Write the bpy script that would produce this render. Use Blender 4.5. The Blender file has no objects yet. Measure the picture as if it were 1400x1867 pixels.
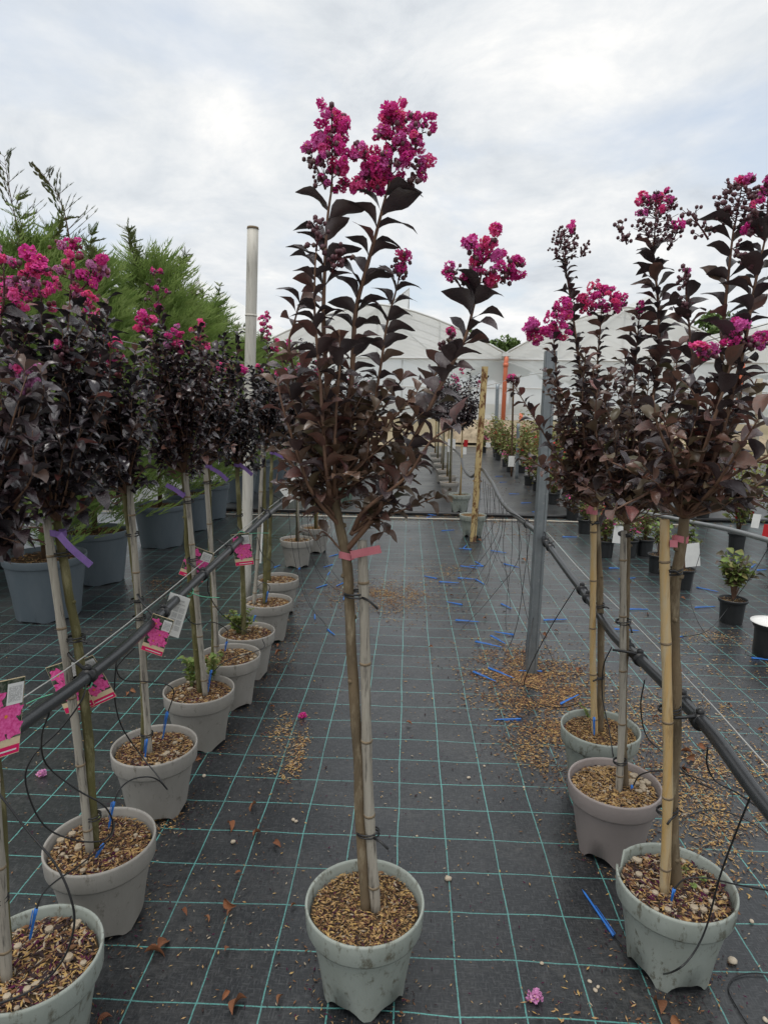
import bpy, math, random
from mathutils import Vector, Matrix, noise
V = Vector
random.seed(7)
S = bpy.context.scene
COL = S.collection
R = math.radians

# ------------------------------------------------------------------ camera
F, CX, CY, EYE = 1190.0, 700.0, 933.5, 1.40
pit = math.atan(203 / F); yaw = math.atan(42 / F * math.cos(pit)); rol = 0.0163
FW = V((-math.sin(yaw) * math.cos(pit), math.cos(yaw) * math.cos(pit), -math.sin(pit)))
_r = V((math.cos(yaw), math.sin(yaw), 0)); _u = _r.cross(FW)
RT = _r * math.cos(rol) + _u * math.sin(rol); UP = -_r * math.sin(rol) + _u * math.cos(rol)
cam = bpy.data.cameras.new('camera'); camo = bpy.data.objects.new('camera', cam); COL.objects.link(camo)
cam.sensor_fit = 'HORIZONTAL'; cam.sensor_width = 36; cam.lens = 36 * F / 1400
cam.clip_start = 0.05; cam.clip_end = 2000
m = Matrix((RT, UP, -FW)).transposed().to_4x4(); m.translation = (0, 0, EYE)
camo.matrix_world = m
S.camera = camo

# ------------------------------------------------------------------ sky, sun, exposure
SUN_EL, SUN_ROT = R(74), R(-150)
w = bpy.data.worlds.new('World'); S.world = w; w.use_nodes = True
nt = w.node_tree; N = nt.nodes; L = nt.links; N.clear()
out = N.new('ShaderNodeOutputWorld'); bg = N.new('ShaderNodeBackground'); bg.inputs[1].default_value = 0.1
sky = N.new('ShaderNodeTexSky'); sky.sky_type = 'NISHITA'; sky.sun_disc = False
sky.sun_elevation = SUN_EL; sky.sun_rotation = SUN_ROT; sky.air_density = 1.2; sky.dust_density = 2.0
tc = N.new('ShaderNodeTexCoord'); sep = N.new('ShaderNodeSeparateXYZ'); L.new(tc.outputs['Generated'], sep.inputs[0])
def mth(op, a, b=None, c=None):
    n = N.new('ShaderNodeMath'); n.operation = op
    for i, x in enumerate((a, b, c)):
        if x is None: continue
        if isinstance(x, (int, float)): n.inputs[i].default_value = x
        else: L.new(x, n.inputs[i])
    return n.outputs[0]
zz = mth('ADD', mth('MAXIMUM', sep.outputs[2], 0.0), 0.22)
cmb = N.new('ShaderNodeCombineXYZ')
L.new(mth('DIVIDE', sep.outputs[0], zz), cmb.inputs[0]); L.new(mth('DIVIDE', sep.outputs[1], zz), cmb.inputs[1])
def wn(scale, det, rough, off, dist=0.0):
    mp = N.new('ShaderNodeMapping'); mp.inputs['Location'].default_value = off; L.new(cmb.outputs[0], mp.inputs[0])
    n = N.new('ShaderNodeTexNoise'); n.inputs['Scale'].default_value = scale; n.inputs['Detail'].default_value = det
    n.inputs['Roughness'].default_value = rough; n.inputs['Distortion'].default_value = dist
    L.new(mp.outputs[0], n.inputs['Vector']); return n.outputs[0]
def ramp(fac, stops):
    n = N.new('ShaderNodeValToRGB'); e = n.color_ramp.elements
    e[0].position, e[0].color = stops[0][0], (*stops[0][1], 1)
    e[1].position, e[1].color = stops[-1][0], (*stops[-1][1], 1)
    for p, c in stops[1:-1]:
        x = e.new(p); x.color = (*c, 1)
    L.new(fac, n.inputs[0]); return n.outputs[0]
n1 = wn(2.1, 8, 0.64, (3.1, 1.7, 0), 0.3); n2 = wn(1.15, 7, 0.58, (-2.1, 4.6, 0), 0.25)
cov = ramp(n2, [(0.33, (0, 0, 0)), (0.50, (1, 1, 1))])           # where the cloud layer is closed
shade = ramp(n1, [(0.28, (0.56, 0.60, 0.65)), (0.44, (0.70, 0.735, 0.77)), (0.58, (0.83, 0.845, 0.855)), (0.72, (1.0, 0.985, 0.955))])
vm = N.new('ShaderNodeVectorMath'); vm.operation = 'SCALE'; vm.inputs[3].default_value = 7.7; L.new(shade, vm.inputs[0])
thin = N.new('ShaderNodeMixRGB'); thin.inputs[0].default_value = 0.62            # thin veil in front of the blue
L.new(sky.outputs[0], thin.inputs[1]); thin.inputs[2].default_value = (6.0, 6.45, 7.0, 1)
mx = N.new('ShaderNodeMixRGB'); L.new(cov, mx.inputs[0]); L.new(thin.outputs[0], mx.inputs[1]); L.new(vm.outputs[0], mx.inputs[2])
L.new(mx.outputs[0], bg.inputs[0]); L.new(bg.outputs[0], out.inputs[0])
sd = bpy.data.lights.new('sun', 'SUN'); sd.energy = 1.5; sd.angle = R(38); sd.color = (1, 0.96, 0.9)
so = bpy.data.objects.new('sun', sd); COL.objects.link(so)
sdir = V((math.sin(SUN_ROT) * math.cos(SUN_EL), math.cos(SUN_ROT) * math.cos(SUN_EL), math.sin(SUN_EL)))
so.rotation_euler = sdir.to_track_quat('Z', 'Y').to_euler()
S.render.engine = 'CYCLES'
S.view_settings.view_transform = 'Standard'; S.view_settings.look = 'None'
S.view_settings.gamma = 1; S.view_settings.exposure = 0.50; S.view_settings.use_curve_mapping = False

# ------------------------------------------------------------------ helpers
def ray(x, y): return RT * ((x - CX) / F) - UP * ((y - CY) / F) + FW
CAM = V((0, 0, EYE))
def at(x, y, Y): d = ray(x, y); return CAM + d * (Y / d.y)          # point of a known distance
def gr(x, y, z=0.0): d = ray(x, y); return CAM + d * ((z - EYE) / d.z)  # point on the ground
rnd = random.uniform

class MB:
    def __init__(s): s.v = []; s.f = []; s.m = []
    def add(s, vs, fs, m=0):
        o = len(s.v); s.v += [tuple(x) for x in vs]
        for f in fs: s.f.append([i + o for i in f]); s.m.append(m)
    def box(s, c, d, m=0, mat=None):
        c = V(c); x, y, z = d[0] / 2, d[1] / 2, d[2] / 2
        vs = [V((a, b, e)) for e in (-z, z) for b in (-y, y) for a in (-x, x)]
        if mat: vs = [mat @ p for p in vs]
        s.add([c + p for p in vs], [(0, 2, 3, 1), (4, 5, 7, 6), (0, 1, 5, 4), (2, 6, 7, 3), (0, 4, 6, 2), (1, 3, 7, 5)], m)
    def tube(s, pts, rad, n=6, m=0, cap=True, squash=None):
        pts = [V(p) for p in pts]; k = len(pts)
        if not isinstance(rad, (list, tuple)): rad = [rad] * k
        t = (pts[1] - pts[0]).normalized(); a = t.orthogonal().normalized()
        vs = []
        for i in range(k):
            t2 = (pts[min(i + 1, k - 1)] - pts[max(i - 1, 0)])
            if t2.length < 1e-9: t2 = t
            t2.normalize(); a = (a - t2 * a.dot(t2))
            if a.length < 1e-6: a = t2.orthogonal()
            a.normalize(); b = t2.cross(a)
            for j in range(n):
                q = 2 * math.pi * j / n
                vs.append(pts[i] + (a * math.cos(q) + b * math.sin(q)) * rad[i])
        fs = [(i * n + j, i * n + (j + 1) % n, (i + 1) * n + (j + 1) % n, (i + 1) * n + j) for i in range(k - 1) for j in range(n)]
        if cap: fs += [tuple(reversed(range(n))), tuple(range((k - 1) * n, k * n))]
        s.add(vs, fs, m)
    def strip(s, pts, wdir, width, th=0.0008, m=0):
        pts = [V(p) for p in pts]; k = len(pts); vs = []
        if not isinstance(wdir, list): wdir = [V(wdir)] * k
        for i in range(k):
            t = (pts[min(i + 1, k - 1)] - pts[max(i - 1, 0)]).normalized()
            wd = wdir[i].normalized(); nn = t.cross(wd).normalized() * th
            wd = wd * (width / 2)
            vs += [pts[i] - wd - nn, pts[i] + wd - nn, pts[i] + wd + nn, pts[i] - wd + nn]
        fs = [(i * 4 + j, i * 4 + (j + 1) % 4, i * 4 + 4 + (j + 1) % 4, i * 4 + 4 + j) for i in range(k - 1) for j in range(4)]
        fs += [(3, 2, 1, 0), ((k - 1) * 4, (k - 1) * 4 + 1, (k - 1) * 4 + 2, (k - 1) * 4 + 3)]
        s.add(vs, fs, m)
    def lathe(s, prof, n=32, m=0, zf=None, c=(0, 0, 0)):
        vs = []; c = V(c)
        for i, (r, z) in enumerate(prof):
            for j in range(n):
                q = 2 * math.pi * j / n
                z2 = zf(i, q, z) if zf else z
                vs.append(c + V((r * math.cos(q), r * math.sin(q), z2)))
        fs = [(i * n + j, i * n + (j + 1) % n, (i + 1) * n + (j + 1) % n, (i + 1) * n + j) for i in range(len(prof) - 1) for j in range(n)]
        s.add(vs, fs, m)
    def ball(s, c, r, m=0, n=6, sq=1.0):
        c = V(c); vs = [c + V((0, 0, -r * sq))]
        for k in (-0.5, 0.5):
            for j in range(n):
                q = 2 * math.pi * (j + (0.5 if k > 0 else 0)) / n
                vs.append(c + V((r * .87 * math.cos(q), r * .87 * math.sin(q), r * k * sq)))
        vs.append(c + V((0, 0, r * sq))); T = len(vs) - 1
        fs = [(0, 1 + (j + 1) % n, 1 + j) for j in range(n)] + [(T, 1 + n + j, 1 + n + (j + 1) % n) for j in range(n)]
        for j in range(n):
            fs += [(1 + j, 1 + (j + 1) % n, 1 + n + j), (1 + (j + 1) % n, 1 + n + (j + 1) % n, 1 + n + j)]
        s.add(vs, fs, m)
    def mesh(s, name, mats, smooth=True):
        me = bpy.data.meshes.new(name); me.from_pydata(s.v, [], s.f)
        for x in (mats if isinstance(mats, (list, tuple)) else [mats]): me.materials.append(x)
        me.polygons.foreach_set('material_index', s.m)
        if smooth: me.polygons.foreach_set('use_smooth', [True] * len(s.f))
        me.update(); return me
    def build(s, name, mats, parent=None, origin=None, smooth=True):
        if origin is not None:
            o = V(origin); s.v = [tuple(V(p) - o) for p in s.v]
        return link(name, s.mesh(name, mats, smooth), parent)
def link(name, me, parent=None, loc=None, mat=None):
    o = bpy.data.objects.new(name, me); COL.objects.link(o)
    if parent: o.parent = parent
    if mat is not None: o.matrix_local = mat
    elif loc is not None: o.location = loc
    return o
def tag(o, label=None, cat=None, group=None, kind=None):
    for k, x in (('label', label), ('category', cat), ('group', group), ('kind', kind)):
        if x: o[k] = x
    return o
def thing(name, label, cat, loc=(0, 0, 0), group=None):
    return tag(link(name, None, None, loc), label, cat, group)
def cr(pts, n):
    pts = [V(p) for p in pts]; P = [pts[0] * 2 - pts[1]] + pts + [pts[-1] * 2 - pts[-2]]; o = []
    for i in range(1, len(P) - 2):
        for k in range(n):
            t = k / n; a, b, c, d = P[i - 1], P[i], P[i + 1], P[i + 2]
            o.append(0.5 * (2 * b + (c - a) * t + (2 * a - 5 * b + 4 * c - d) * t * t + (3 * b - a - 3 * c + d) * t ** 3))
    o.append(pts[-1]); return o
def resample(pts, step):
    o = [pts[0]]; acc = 0
    for a, b in zip(pts, pts[1:]):
        l = (b - a).length; p = 0
        while l - p + acc >= step:
            p += step - acc; acc = 0; o.append(a.lerp(b, p / l))
        acc += l - p
    return o

# ------------------------------------------------------------------ materials
def mat(name, c1, c2=None, scale=8.0, rough=0.6, spec=0.3, bump=0.0, bscale=None, stretch=None, objrnd=None, metal=0.0, spots=None, mid=(0.35, 0.68), transl=0.0):
    mt = bpy.data.materials.new(name); mt.use_nodes = True; t = mt.node_tree; n = t.nodes; l = t.links
    b = n['Principled BSDF']; b.inputs['Roughness'].default_value = rough; b.inputs['Specular IOR Level'].default_value = spec
    b.inputs['Metallic'].default_value = metal
    tcn = n.new('ShaderNodeTexCoord'); vec = tcn.outputs['Object']
    if stretch:
        mp = n.new('ShaderNodeMapping'); mp.inputs['Scale'].default_value = stretch; l.new(vec, mp.inputs[0]); vec = mp.outputs[0]
    def nz(sc, det=5, ro=.6):
        q = n.new('ShaderNodeTexNoise'); q.inputs['Scale'].default_value = sc; q.inputs['Detail'].default_value = det
        q.inputs['Roughness'].default_value = ro; l.new(vec, q.inputs['Vector']); return q.outputs[0]
    def rp(f, stops):
        q = n.new('ShaderNodeValToRGB'); e = q.color_ramp.elements
        e[0].position, e[0].color = stops[0][0], (*stops[0][1], 1); e[1].position, e[1].color = stops[-1][0], (*stops[-1][1], 1)
        for p, c in stops[1:-1]: e.new(p).color = (*c, 1)
        l.new(f, q.inputs[0]); return q.outputs[0]
    col = None
    if c2: col = rp(nz(scale), [(mid[0], c1), (mid[1], c2)])
    if objrnd:
        oi = n.new('ShaderNodeObjectInfo'); k = len(objrnd)
        oc = rp(oi.outputs['Random'], [(i / (k - 1), c) for i, c in enumerate(objrnd)])
        if col:
            q = n.new('ShaderNodeMixRGB'); q.inputs[0].default_value = 0.45; l.new(oc, q.inputs[1]); l.new(col, q.inputs[2]); col = q.outputs[0]
        else: col = oc
    if spots:
        q = n.new('ShaderNodeMixRGB'); l.new(rp(nz(spots[1], 6, .7), [(spots[2], (0, 0, 0)), (spots[3], (1, 1, 1))]), q.inputs[0])
        if col: l.new(col, q.inputs[1])
        else: q.inputs[1].default_value = (*c1, 1)
        q.inputs[2].default_value = (*spots[0], 1); col = q.outputs[0]
    if col: l.new(col, b.inputs['Base Color'])
    else: b.inputs['Base Color'].default_value = (*c1, 1)
    if bump:
        bm = n.new('ShaderNodeBump'); bm.inputs['Strength'].default_value = bump; bm.inputs['Distance'].default_value = 0.01
        l.new(nz(bscale or scale * 4), bm.inputs['Height']); l.new(bm.outputs[0], b.inputs['Normal'])
    if transl:
        tr = n.new('ShaderNodeBsdfTranslucent'); mxs = n.new('ShaderNodeMixShader'); mxs.inputs[0].default_value = transl
        if col: l.new(col, tr.inputs[0])
        else: tr.inputs[0].default_value = (*c1, 1)
        l.new(b.outputs[0], mxs.inputs[1]); l.new(tr.outputs[0], mxs.inputs[2])
        l.new(mxs.outputs[0], n['Material Output'].inputs[0])
    return mt

M = {}
M['leaf_black'] = mat('leaf_black', (.02, .016, .02), (.03, .024, .028), 7, .25, .75, objrnd=[(.016, .013, .018), (.024, .019, .025), (.02, .016, .02), (.05, .024, .028), (.028, .022, .026)], bump=.3, bscale=40)
M['leaf_dark'] = mat('leaf_dark', (.048, .037, .041), (.07, .054, .056), 7, .26, .75, objrnd=[(.04, .03, .035), (.065, .043, .045), (.05, .036, .04), (.085, .047, .046), (.057, .044, .048)], bump=.3, bscale=40, transl=.1)
M['leaf_red'] = mat('leaf_red', (.19, .075, .06), (.06, .05, .045), 7, .27, .75, objrnd=[(.08, .05, .048), (.16, .062, .055), (.11, .064, .058), (.21, .115, .078), (.085, .06, .062), (.18, .07, .06), (.13, .10, .065), (.09, .075, .08), (.24, .06, .055)], bump=.3, bscale=40, transl=.28)
M['leaf_olive'] = mat('leaf_olive', (.07, .06, .03), (.05, .035, .025), 20, .4, .5, objrnd=[(.09, .085, .04), (.15, .10, .06), (.11, .065, .05)], transl=.2)
M['leaf_bright'] = mat('leaf_bright', (.22, .015, .02), (.14, .02, .02), 20, .4, .4, transl=.3)
M['leaf_green'] = mat('leaf_green', (.15, .24, .06), (.2, .19, .07), 14, .5, .35, objrnd=[(.15, .28, .06), (.24, .35, .09), (.30, .22, .10), (.18, .30, .07)], transl=.25)
M['shrub_leaf'] = mat('shrub_leaf', (.14, .22, .05), (.24, .17, .075), 9, .5, .3, transl=.25)
M['magenta'] = mat('magenta', (.78, .10, .42), (.60, .03, .28), 80, .55, .25, objrnd=[(.78, .06, .38), (.62, .03, .30), (.84, .12, .46), (.74, .05, .30), (.80, .10, .50)], transl=.35)
M['pink'] = mat('pink', (.82, .08, .28), (.74, .10, .38), 60, .55, .25, objrnd=[(.88, .09, .25), (.84, .16, .46), (.88, .12, .34)], transl=.35)
M['lilac'] = mat('lilac', (.72, .38, .62), (.66, .24, .5), 60, .55, .25, transl=.35)
M['orchid'] = mat('orchid', (.78, .20, .55), (.70, .12, .45), 80, .55, .25, transl=.35)
M['stamen'] = mat('stamen', (.70, .48, .10), rough=.6)
M['bud'] = mat('bud', (.07, .034, .042), (.13, .045, .06), 90, .45, .4, spots=((.10, .085, .04), 40, .55, .7))
M['bud_red'] = mat('bud_red', (.20, .035, .05), (.10, .03, .035), 60, .5, .35)
M['stalk'] = mat('stalk', (.11, .032, .035), (.06, .022, .025), 40, .5, .3)
M['twig'] = mat('twig', (.19, .11, .068), (.11, .06, .045), 30, .6, .3, bump=.3, bscale=80)
M['trunk'] = mat('trunk', (.19, .14, .085), (.10, .08, .055), 14, .75, .2, bump=.5, bscale=70, stretch=(1, 1, .25), spots=((.30, .25, .17), 26, .52, .66))
M['trunk_moss'] = mat('trunk_moss', (.13, .12, .045), (.085, .075, .04), 12, .75, .2, bump=.5, bscale=70, stretch=(1, 1, .3), spots=((.24, .22, .12), 26, .52, .66))
M['cane_grey'] = mat('cane_grey', (.40, .37, .31), (.24, .215, .18), 14, .6, .3, bump=.25, bscale=90, stretch=(3, 3, .25), spots=((.09, .082, .072), 30, .53, .64))
M['cane_tan'] = mat('cane_tan', (.52, .33, .12), (.46, .40, .28), 16, .5, .35, bump=.2, bscale=90, stretch=(3, 3, .3), spots=((.24, .14, .06), 20, .54, .7))
M['cane_node'] = mat('cane_node', (.26, .2, .13), (.16, .12, .08), 40, .7, .2)
M['pot_grey'] = mat('pot_grey', (.325, .355, .32), (.26, .285, .25), 9, .5, .4, bump=.1, bscale=90, stretch=(1, 1, .5), spots=((.12, .115, .085), 48, .54, .66))
M['pot_taupe'] = mat('pot_taupe', (.33, .31, .28), (.265, .25, .222), 8, .5, .4, bump=.1, bscale=90, stretch=(1, 1, .5), spots=((.15, .135, .11), 44, .58, .70))
M['pot_brown'] = mat('pot_brown', (.30, .258, .242), (.255, .22, .207), 5, .5, .4, bump=.06, bscale=90, spots=((.10, .085, .075), 30, .66, .76))
M['pot_blue'] = mat('pot_blue', (.085, .108, .125), (.115, .138, .155), 7, .45, .45, bump=.08, bscale=50, stretch=(1, 1, .3), spots=((.06, .075, .085), 20, .6, .75))
M['pot_black'] = mat('pot_black', (.014, .015, .016), (.022, .023, .024), 9, .4, .5)
M['pot_green'] = mat('pot_green', (.14, .2, .16), (.12, .17, .14), 6, .5, .4)
M['soil'] = mat('soil', (.05, .034, .022), (.11, .075, .042), 60, .9, .1, bump=.8, bscale=120)
M['chip_tan'] = mat('chip_tan', (.43, .28, .13), (.30, .18, .08), 50, .8, .15)
M['chip_gold'] = mat('chip_gold', (.50, .34, .14), (.36, .22, .07), 50, .8, .15)
M['chip_brown'] = mat('chip_brown', (.21, .11, .055), (.13, .07, .04), 50, .85, .15)
M['chip_dark'] = mat('chip_dark', (.05, .033, .028), (.035, .022, .03), 50, .85, .15)
M['chip_stone'] = mat('chip_stone', (.42, .35, .26), (.30, .24, .17), 40, .8, .2)
M['petal_dry'] = mat('petal_dry', (.085, .015, .045), (.05, .012, .03), 50, .8, .15)
CH = [M[k] for k in ('chip_tan', 'chip_brown', 'chip_dark', 'chip_stone', 'petal_dry', 'chip_gold')]
M['dry_leaf'] = mat('dry_leaf', (.26, .11, .05), (.15, .07, .04), 30, .7, .25, objrnd=[(.24, .09, .04), (.13, .06, .035), (.28, .13, .06), (.17, .06, .035)], bump=.3, bscale=60)
M['stone'] = mat('stone', (.48, .4, .3), (.34, .27, .2), 40, .75, .2, objrnd=[(.45, .38, .3), (.56, .5, .4), (.34, .26, .18)])
M['pipe'] = mat('pipe', (.018, .02, .022), (.03, .032, .035), 8, .32, .6, spots=((.05, .05, .05), 30, .6, .8))
M['pipe_grey'] = mat('pipe_grey', (.17, .18, .18), (.12, .125, .13), 8, .35, .6)
M['tube'] = mat('tube', (.012, .012, .013), rough=.4, spec=.5)
M['black_plastic'] = mat('black_plastic', (.012, .012, .013), rough=.38, spec=.5)
M['blue'] = mat('blue', (.03, .19, .62), (.025, .15, .5), 30, .4, .45)
M['wire'] = mat('wire', (.55, .55, .52), rough=.35, spec=.5, metal=.6)
M['cord'] = mat('cord', (.7, .68, .6), rough=.8)
M['green_tie'] = mat('green_tie', (.12, .42, .27), rough=.45)
M['ribbon_pink'] = mat('ribbon_pink', (.68, .24, .28), (.62, .2, .24), 40, .55, .3, transl=.2)
M['ribbon_purple'] = mat('ribbon_purple', (.28, .17, .46), (.22, .13, .38), 60, .55, .3, transl=.2)
M['white'] = mat('white', (.78, .78, .75), (.7, .7, .68), 20, .5, .3)
M['print_grey'] = mat('print_grey', (.42, .42, .41), (.66, .66, .65), 700, .6, .2, mid=(.45, .55))
M['card_cream'] = mat('card_cream', (.72, .58, .38), rough=.45)
M['card_pink'] = mat('card_pink', (.72, .02, .13), rough=.4)
M['card_photo'] = mat('card_photo', (.02, .035, .018), (.24, .24, .2), 90, .4, .4, mid=(.45, .72))
M['card_flower'] = mat('card_flower', (.88, .16, .45), (.62, .03, .2), 160, .4, .4)
M['card_eye'] = mat('card_eye', (.75, .25, .06), rough=.5)
M['galv'] = mat('galv', (.24, .265, .28), (.19, .215, .23), 18, .42, .5, metal=.55, spots=((.4, .42, .43), 50, .6, .75))
M['rust'] = mat('rust', (.50, .38, .18), (.40, .29, .14), 10, .7, .25, bump=.3, bscale=70, stretch=(1, 1, .45), spots=((.13, .055, .022), 20, .50, .57))
M['rust_tube'] = mat('rust_tube', (.42, .4, .33), (.33, .26, .16), 5, .6, .3, stretch=(1, 1, .3), spots=((.22, .1, .04), 9, .58, .66))
M['bamboo_pole'] = mat('bamboo_pole', (.58, .56, .50), (.47, .45, .40), 12, .55, .3, stretch=(2, 2, .2), bump=.15, bscale=60, spots=((.32, .30, .26), 20, .52, .68))
M['orange_pipe'] = mat('orange_pipe', (.62, .17, .09), (.55, .15, .08), 4, .45, .4)
M['frame_white'] = mat('frame_white', (.62, .63, .62), rough=.5)
M['hose_white'] = mat('hose_white', (.45, .42, .36), rough=.6)
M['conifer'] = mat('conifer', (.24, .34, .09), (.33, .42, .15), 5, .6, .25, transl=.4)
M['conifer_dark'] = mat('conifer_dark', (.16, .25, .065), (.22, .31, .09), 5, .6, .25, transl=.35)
M['conifer_tip'] = mat('conifer_tip', (.20, .19, .09), (.16, .23, .08), 5, .6, .25)
M['bark'] = mat('bark', (.12, .075, .045), (.07, .045, .03), 20, .85, .15, bump=.6, bscale=50)
M['tree_leaf'] = mat('tree_leaf', (.10, .16, .05), (.15, .21, .07), .8, .6, .25, transl=.2)
M['redflower'] = mat('redflower', (.5, .02, .025), rough=.6)
M['rubble'] = mat('rubble', (.42, .34, .24), (.2, .16, .11), 3.2, .9, .1, bump=.6, bscale=6)
M['earth'] = mat('earth', (.30, .25, .17), (.20, .17, .11), .4, .95, .1, bump=.5, bscale=4)

def film(name, c, tr, tp, rough=.3, c2=None):
    mt = bpy.data.materials.new(name); mt.use_nodes = True; t = mt.node_tree; n = t.nodes; l = t.links
    b = n['Principled BSDF']; b.inputs['Base Color'].default_value = (*c, 1); b.inputs['Roughness'].default_value = rough
    if c2:
        q = n.new('ShaderNodeTexNoise'); q.inputs['Scale'].default_value = .5; q.inputs['Detail'].default_value = 4
        tcn = n.new('ShaderNodeTexCoord'); l.new(tcn.outputs['Object'], q.inputs['Vector'])
        r_ = n.new('ShaderNodeValToRGB'); r_.color_ramp.elements[0].color = (*c, 1); r_.color_ramp.elements[1].color = (*c2, 1)
        r_.color_ramp.elements[0].position = .35; r_.color_ramp.elements[1].position = .65
        l.new(q.outputs[0], r_.inputs[0]); l.new(r_.outputs[0], b.inputs['Base Color'])
    a = n.new('ShaderNodeBsdfTranslucent'); a.inputs[0].default_value = (*c, 1)
    m1 = n.new('ShaderNodeMixShader'); m1.inputs[0].default_value = tr; l.new(b.outputs[0], m1.inputs[1]); l.new(a.outputs[0], m1.inputs[2])
    tt = n.new('ShaderNodeBsdfTransparent'); m2 = n.new('ShaderNodeMixShader'); m2.inputs[0].default_value = tp
    l.new(m1.outputs[0], m2.inputs[1]); l.new(tt.outputs[0], m2.inputs[2]); l.new(m2.outputs[0], n['Material Output'].inputs[0])
    return mt
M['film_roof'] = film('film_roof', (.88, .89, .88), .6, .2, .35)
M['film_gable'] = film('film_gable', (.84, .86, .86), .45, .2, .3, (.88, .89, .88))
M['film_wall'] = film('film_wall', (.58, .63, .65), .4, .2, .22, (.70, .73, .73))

def cloth(name, x0, y0, lines, wear):
    mt = bpy.data.materials.new(name); mt.use_nodes = True; t = mt.node_tree; n = t.nodes; l = t.links; b = n['Principled BSDF']
    tcn = n.new('ShaderNodeTexCoord'); sp = n.new('ShaderNodeSeparateXYZ'); l.new(tcn.outputs['Object'], sp.inputs[0])
    def ma(op, a, bb=None, cl=False):
        q = n.new('ShaderNodeMath'); q.operation = op; q.use_clamp = cl
        for i, x in enumerate((a, bb)):
            if x is None: continue
            if isinstance(x, (int, float)): q.inputs[i].default_value = x
            else: l.new(x, q.inputs[i])
        return q.outputs[0]
    def nz(sc, det=4, ro=.6, vec=None):
        q = n.new('ShaderNodeTexNoise'); q.inputs['Scale'].default_value = sc; q.inputs['Detail'].default_value = det
        q.inputs['Roughness'].default_value = ro; l.new(vec or tcn.outputs['Object'], q.inputs['Vector']); return q.outputs[0]
    def rp(f, stops):
        q = n.new('ShaderNodeValToRGB'); e = q.color_ramp.elements
        e[0].position, e[0].color = stops[0][0], (*stops[0][1], 1); e[1].position, e[1].color = stops[-1][0], (*stops[-1][1], 1)
        for p, c in stops[1:-1]: e.new(p).color = (*c, 1)
        l.new(f, q.inputs[0]); return q.outputs[0]
    def mix(f, a, c2):
        q = n.new('ShaderNodeMixRGB')
        for i, x in enumerate((f, a, c2)):
            if isinstance(x, (int, float)): q.inputs[i].default_value = x
            elif isinstance(x, tuple): q.inputs[i].default_value = (*x, 1)
            else: l.new(x, q.inputs[i])
        return q.outputs[0]
    base = rp(nz(1.6, 6, .65), [(.3, (.011, .0125, .0145)), (.7, (.021, .0235, .026))])
    dust = ma('MULTIPLY', rp(nz(2.3, 6, .7), [(.45, (0, 0, 0)), (.75, (1, 1, 1))]), rp(nz(45, 3, .7), [(.35, (0, 0, 0)), (.75, (1, 1, 1))]))
    base = mix(ma('MULTIPLY', dust, wear), base, (.16, .155, .145))
    # fine weave: slits of light and dark yarn
    mp = n.new('ShaderNodeMapping'); mp.inputs['Scale'].default_value = (240, 45, 1); l.new(tcn.outputs['Object'], mp.inputs[0])
    mp2 = n.new('ShaderNodeMapping'); mp2.inputs['Scale'].default_value = (45, 240, 1); l.new(tcn.outputs['Object'], mp2.inputs[0])
    wv = ma('MAXIMUM', nz(1.0, 2, .5, mp.outputs[0]), nz(1.0, 2, .5, mp2.outputs[0]))
    base = mix(ma('MULTIPLY', rp(wv, [(.52, (0, 0, 0)), (.72, (1, 1, 1))]), .5), base, (.085, .088, .092))
    if lines:
        wob = ma('MULTIPLY', ma('SUBTRACT', nz(2.0, 2), .5), .016); wob2 = ma('MULTIPLY', ma('SUBTRACT', nz(40, 2), .5), .0022)
        wy = ma('MULTIPLY', ma('SUBTRACT', nz(2.2, 2), .5), .035)
        ls = []
        for ax, o, wb in ((0, x0, wob), (1, y0, wy)):
            u = ma('DIVIDE', ma('ADD', ma('ADD', ma('SUBTRACT', sp.outputs[ax], o), wb), wob2), .154)
            d = ma('ABSOLUTE', ma('SUBTRACT', ma('FRACT', ma('ADD', u, 100.5)), .5))
            ls.append(ma('SUBTRACT', 1.0, ma('DIVIDE', ma('SUBTRACT', d, .0075), .007), True))
        ln = ma('MAXIMUM', ls[0], ls[1])
        fade = rp(nz(1.3, 4), [(.3, (.45, .45, .45)), (.6, (1, 1, 1))])
        br = rp(nz(220, 2), [(.25, (.35, .35, .35)), (.55, (1, 1, 1))])
        base = mix(ma('MULTIPLY', ma('MULTIPLY', ln, fade), br), base, (.12, .37, .34))
    l.new(base, b.inputs['Base Color'])
    rg = rp(nz(1.1, 5, .6), [(.35, (.27, .27, .27)), (.65, (.38, .38, .38))]); l.new(rg, b.inputs['Roughness'])
    b.inputs['Specular IOR Level'].default_value = .55
    bm = n.new('ShaderNodeBump'); bm.inputs['Strength'].default_value = .22; bm.inputs['Distance'].default_value = .003
    l.new(ma('ADD', wv, ma('MULTIPLY', nz(7, 3), 1.5)), bm.inputs['Height']); l.new(bm.outputs[0], b.inputs['Normal'])
    return mt
M['cloth'] = cloth('weed_cloth', .150, 1.608, True, .55)
M['cloth_far'] = cloth('weed_cloth_far', .150, 1.6, False, .9)

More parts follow.
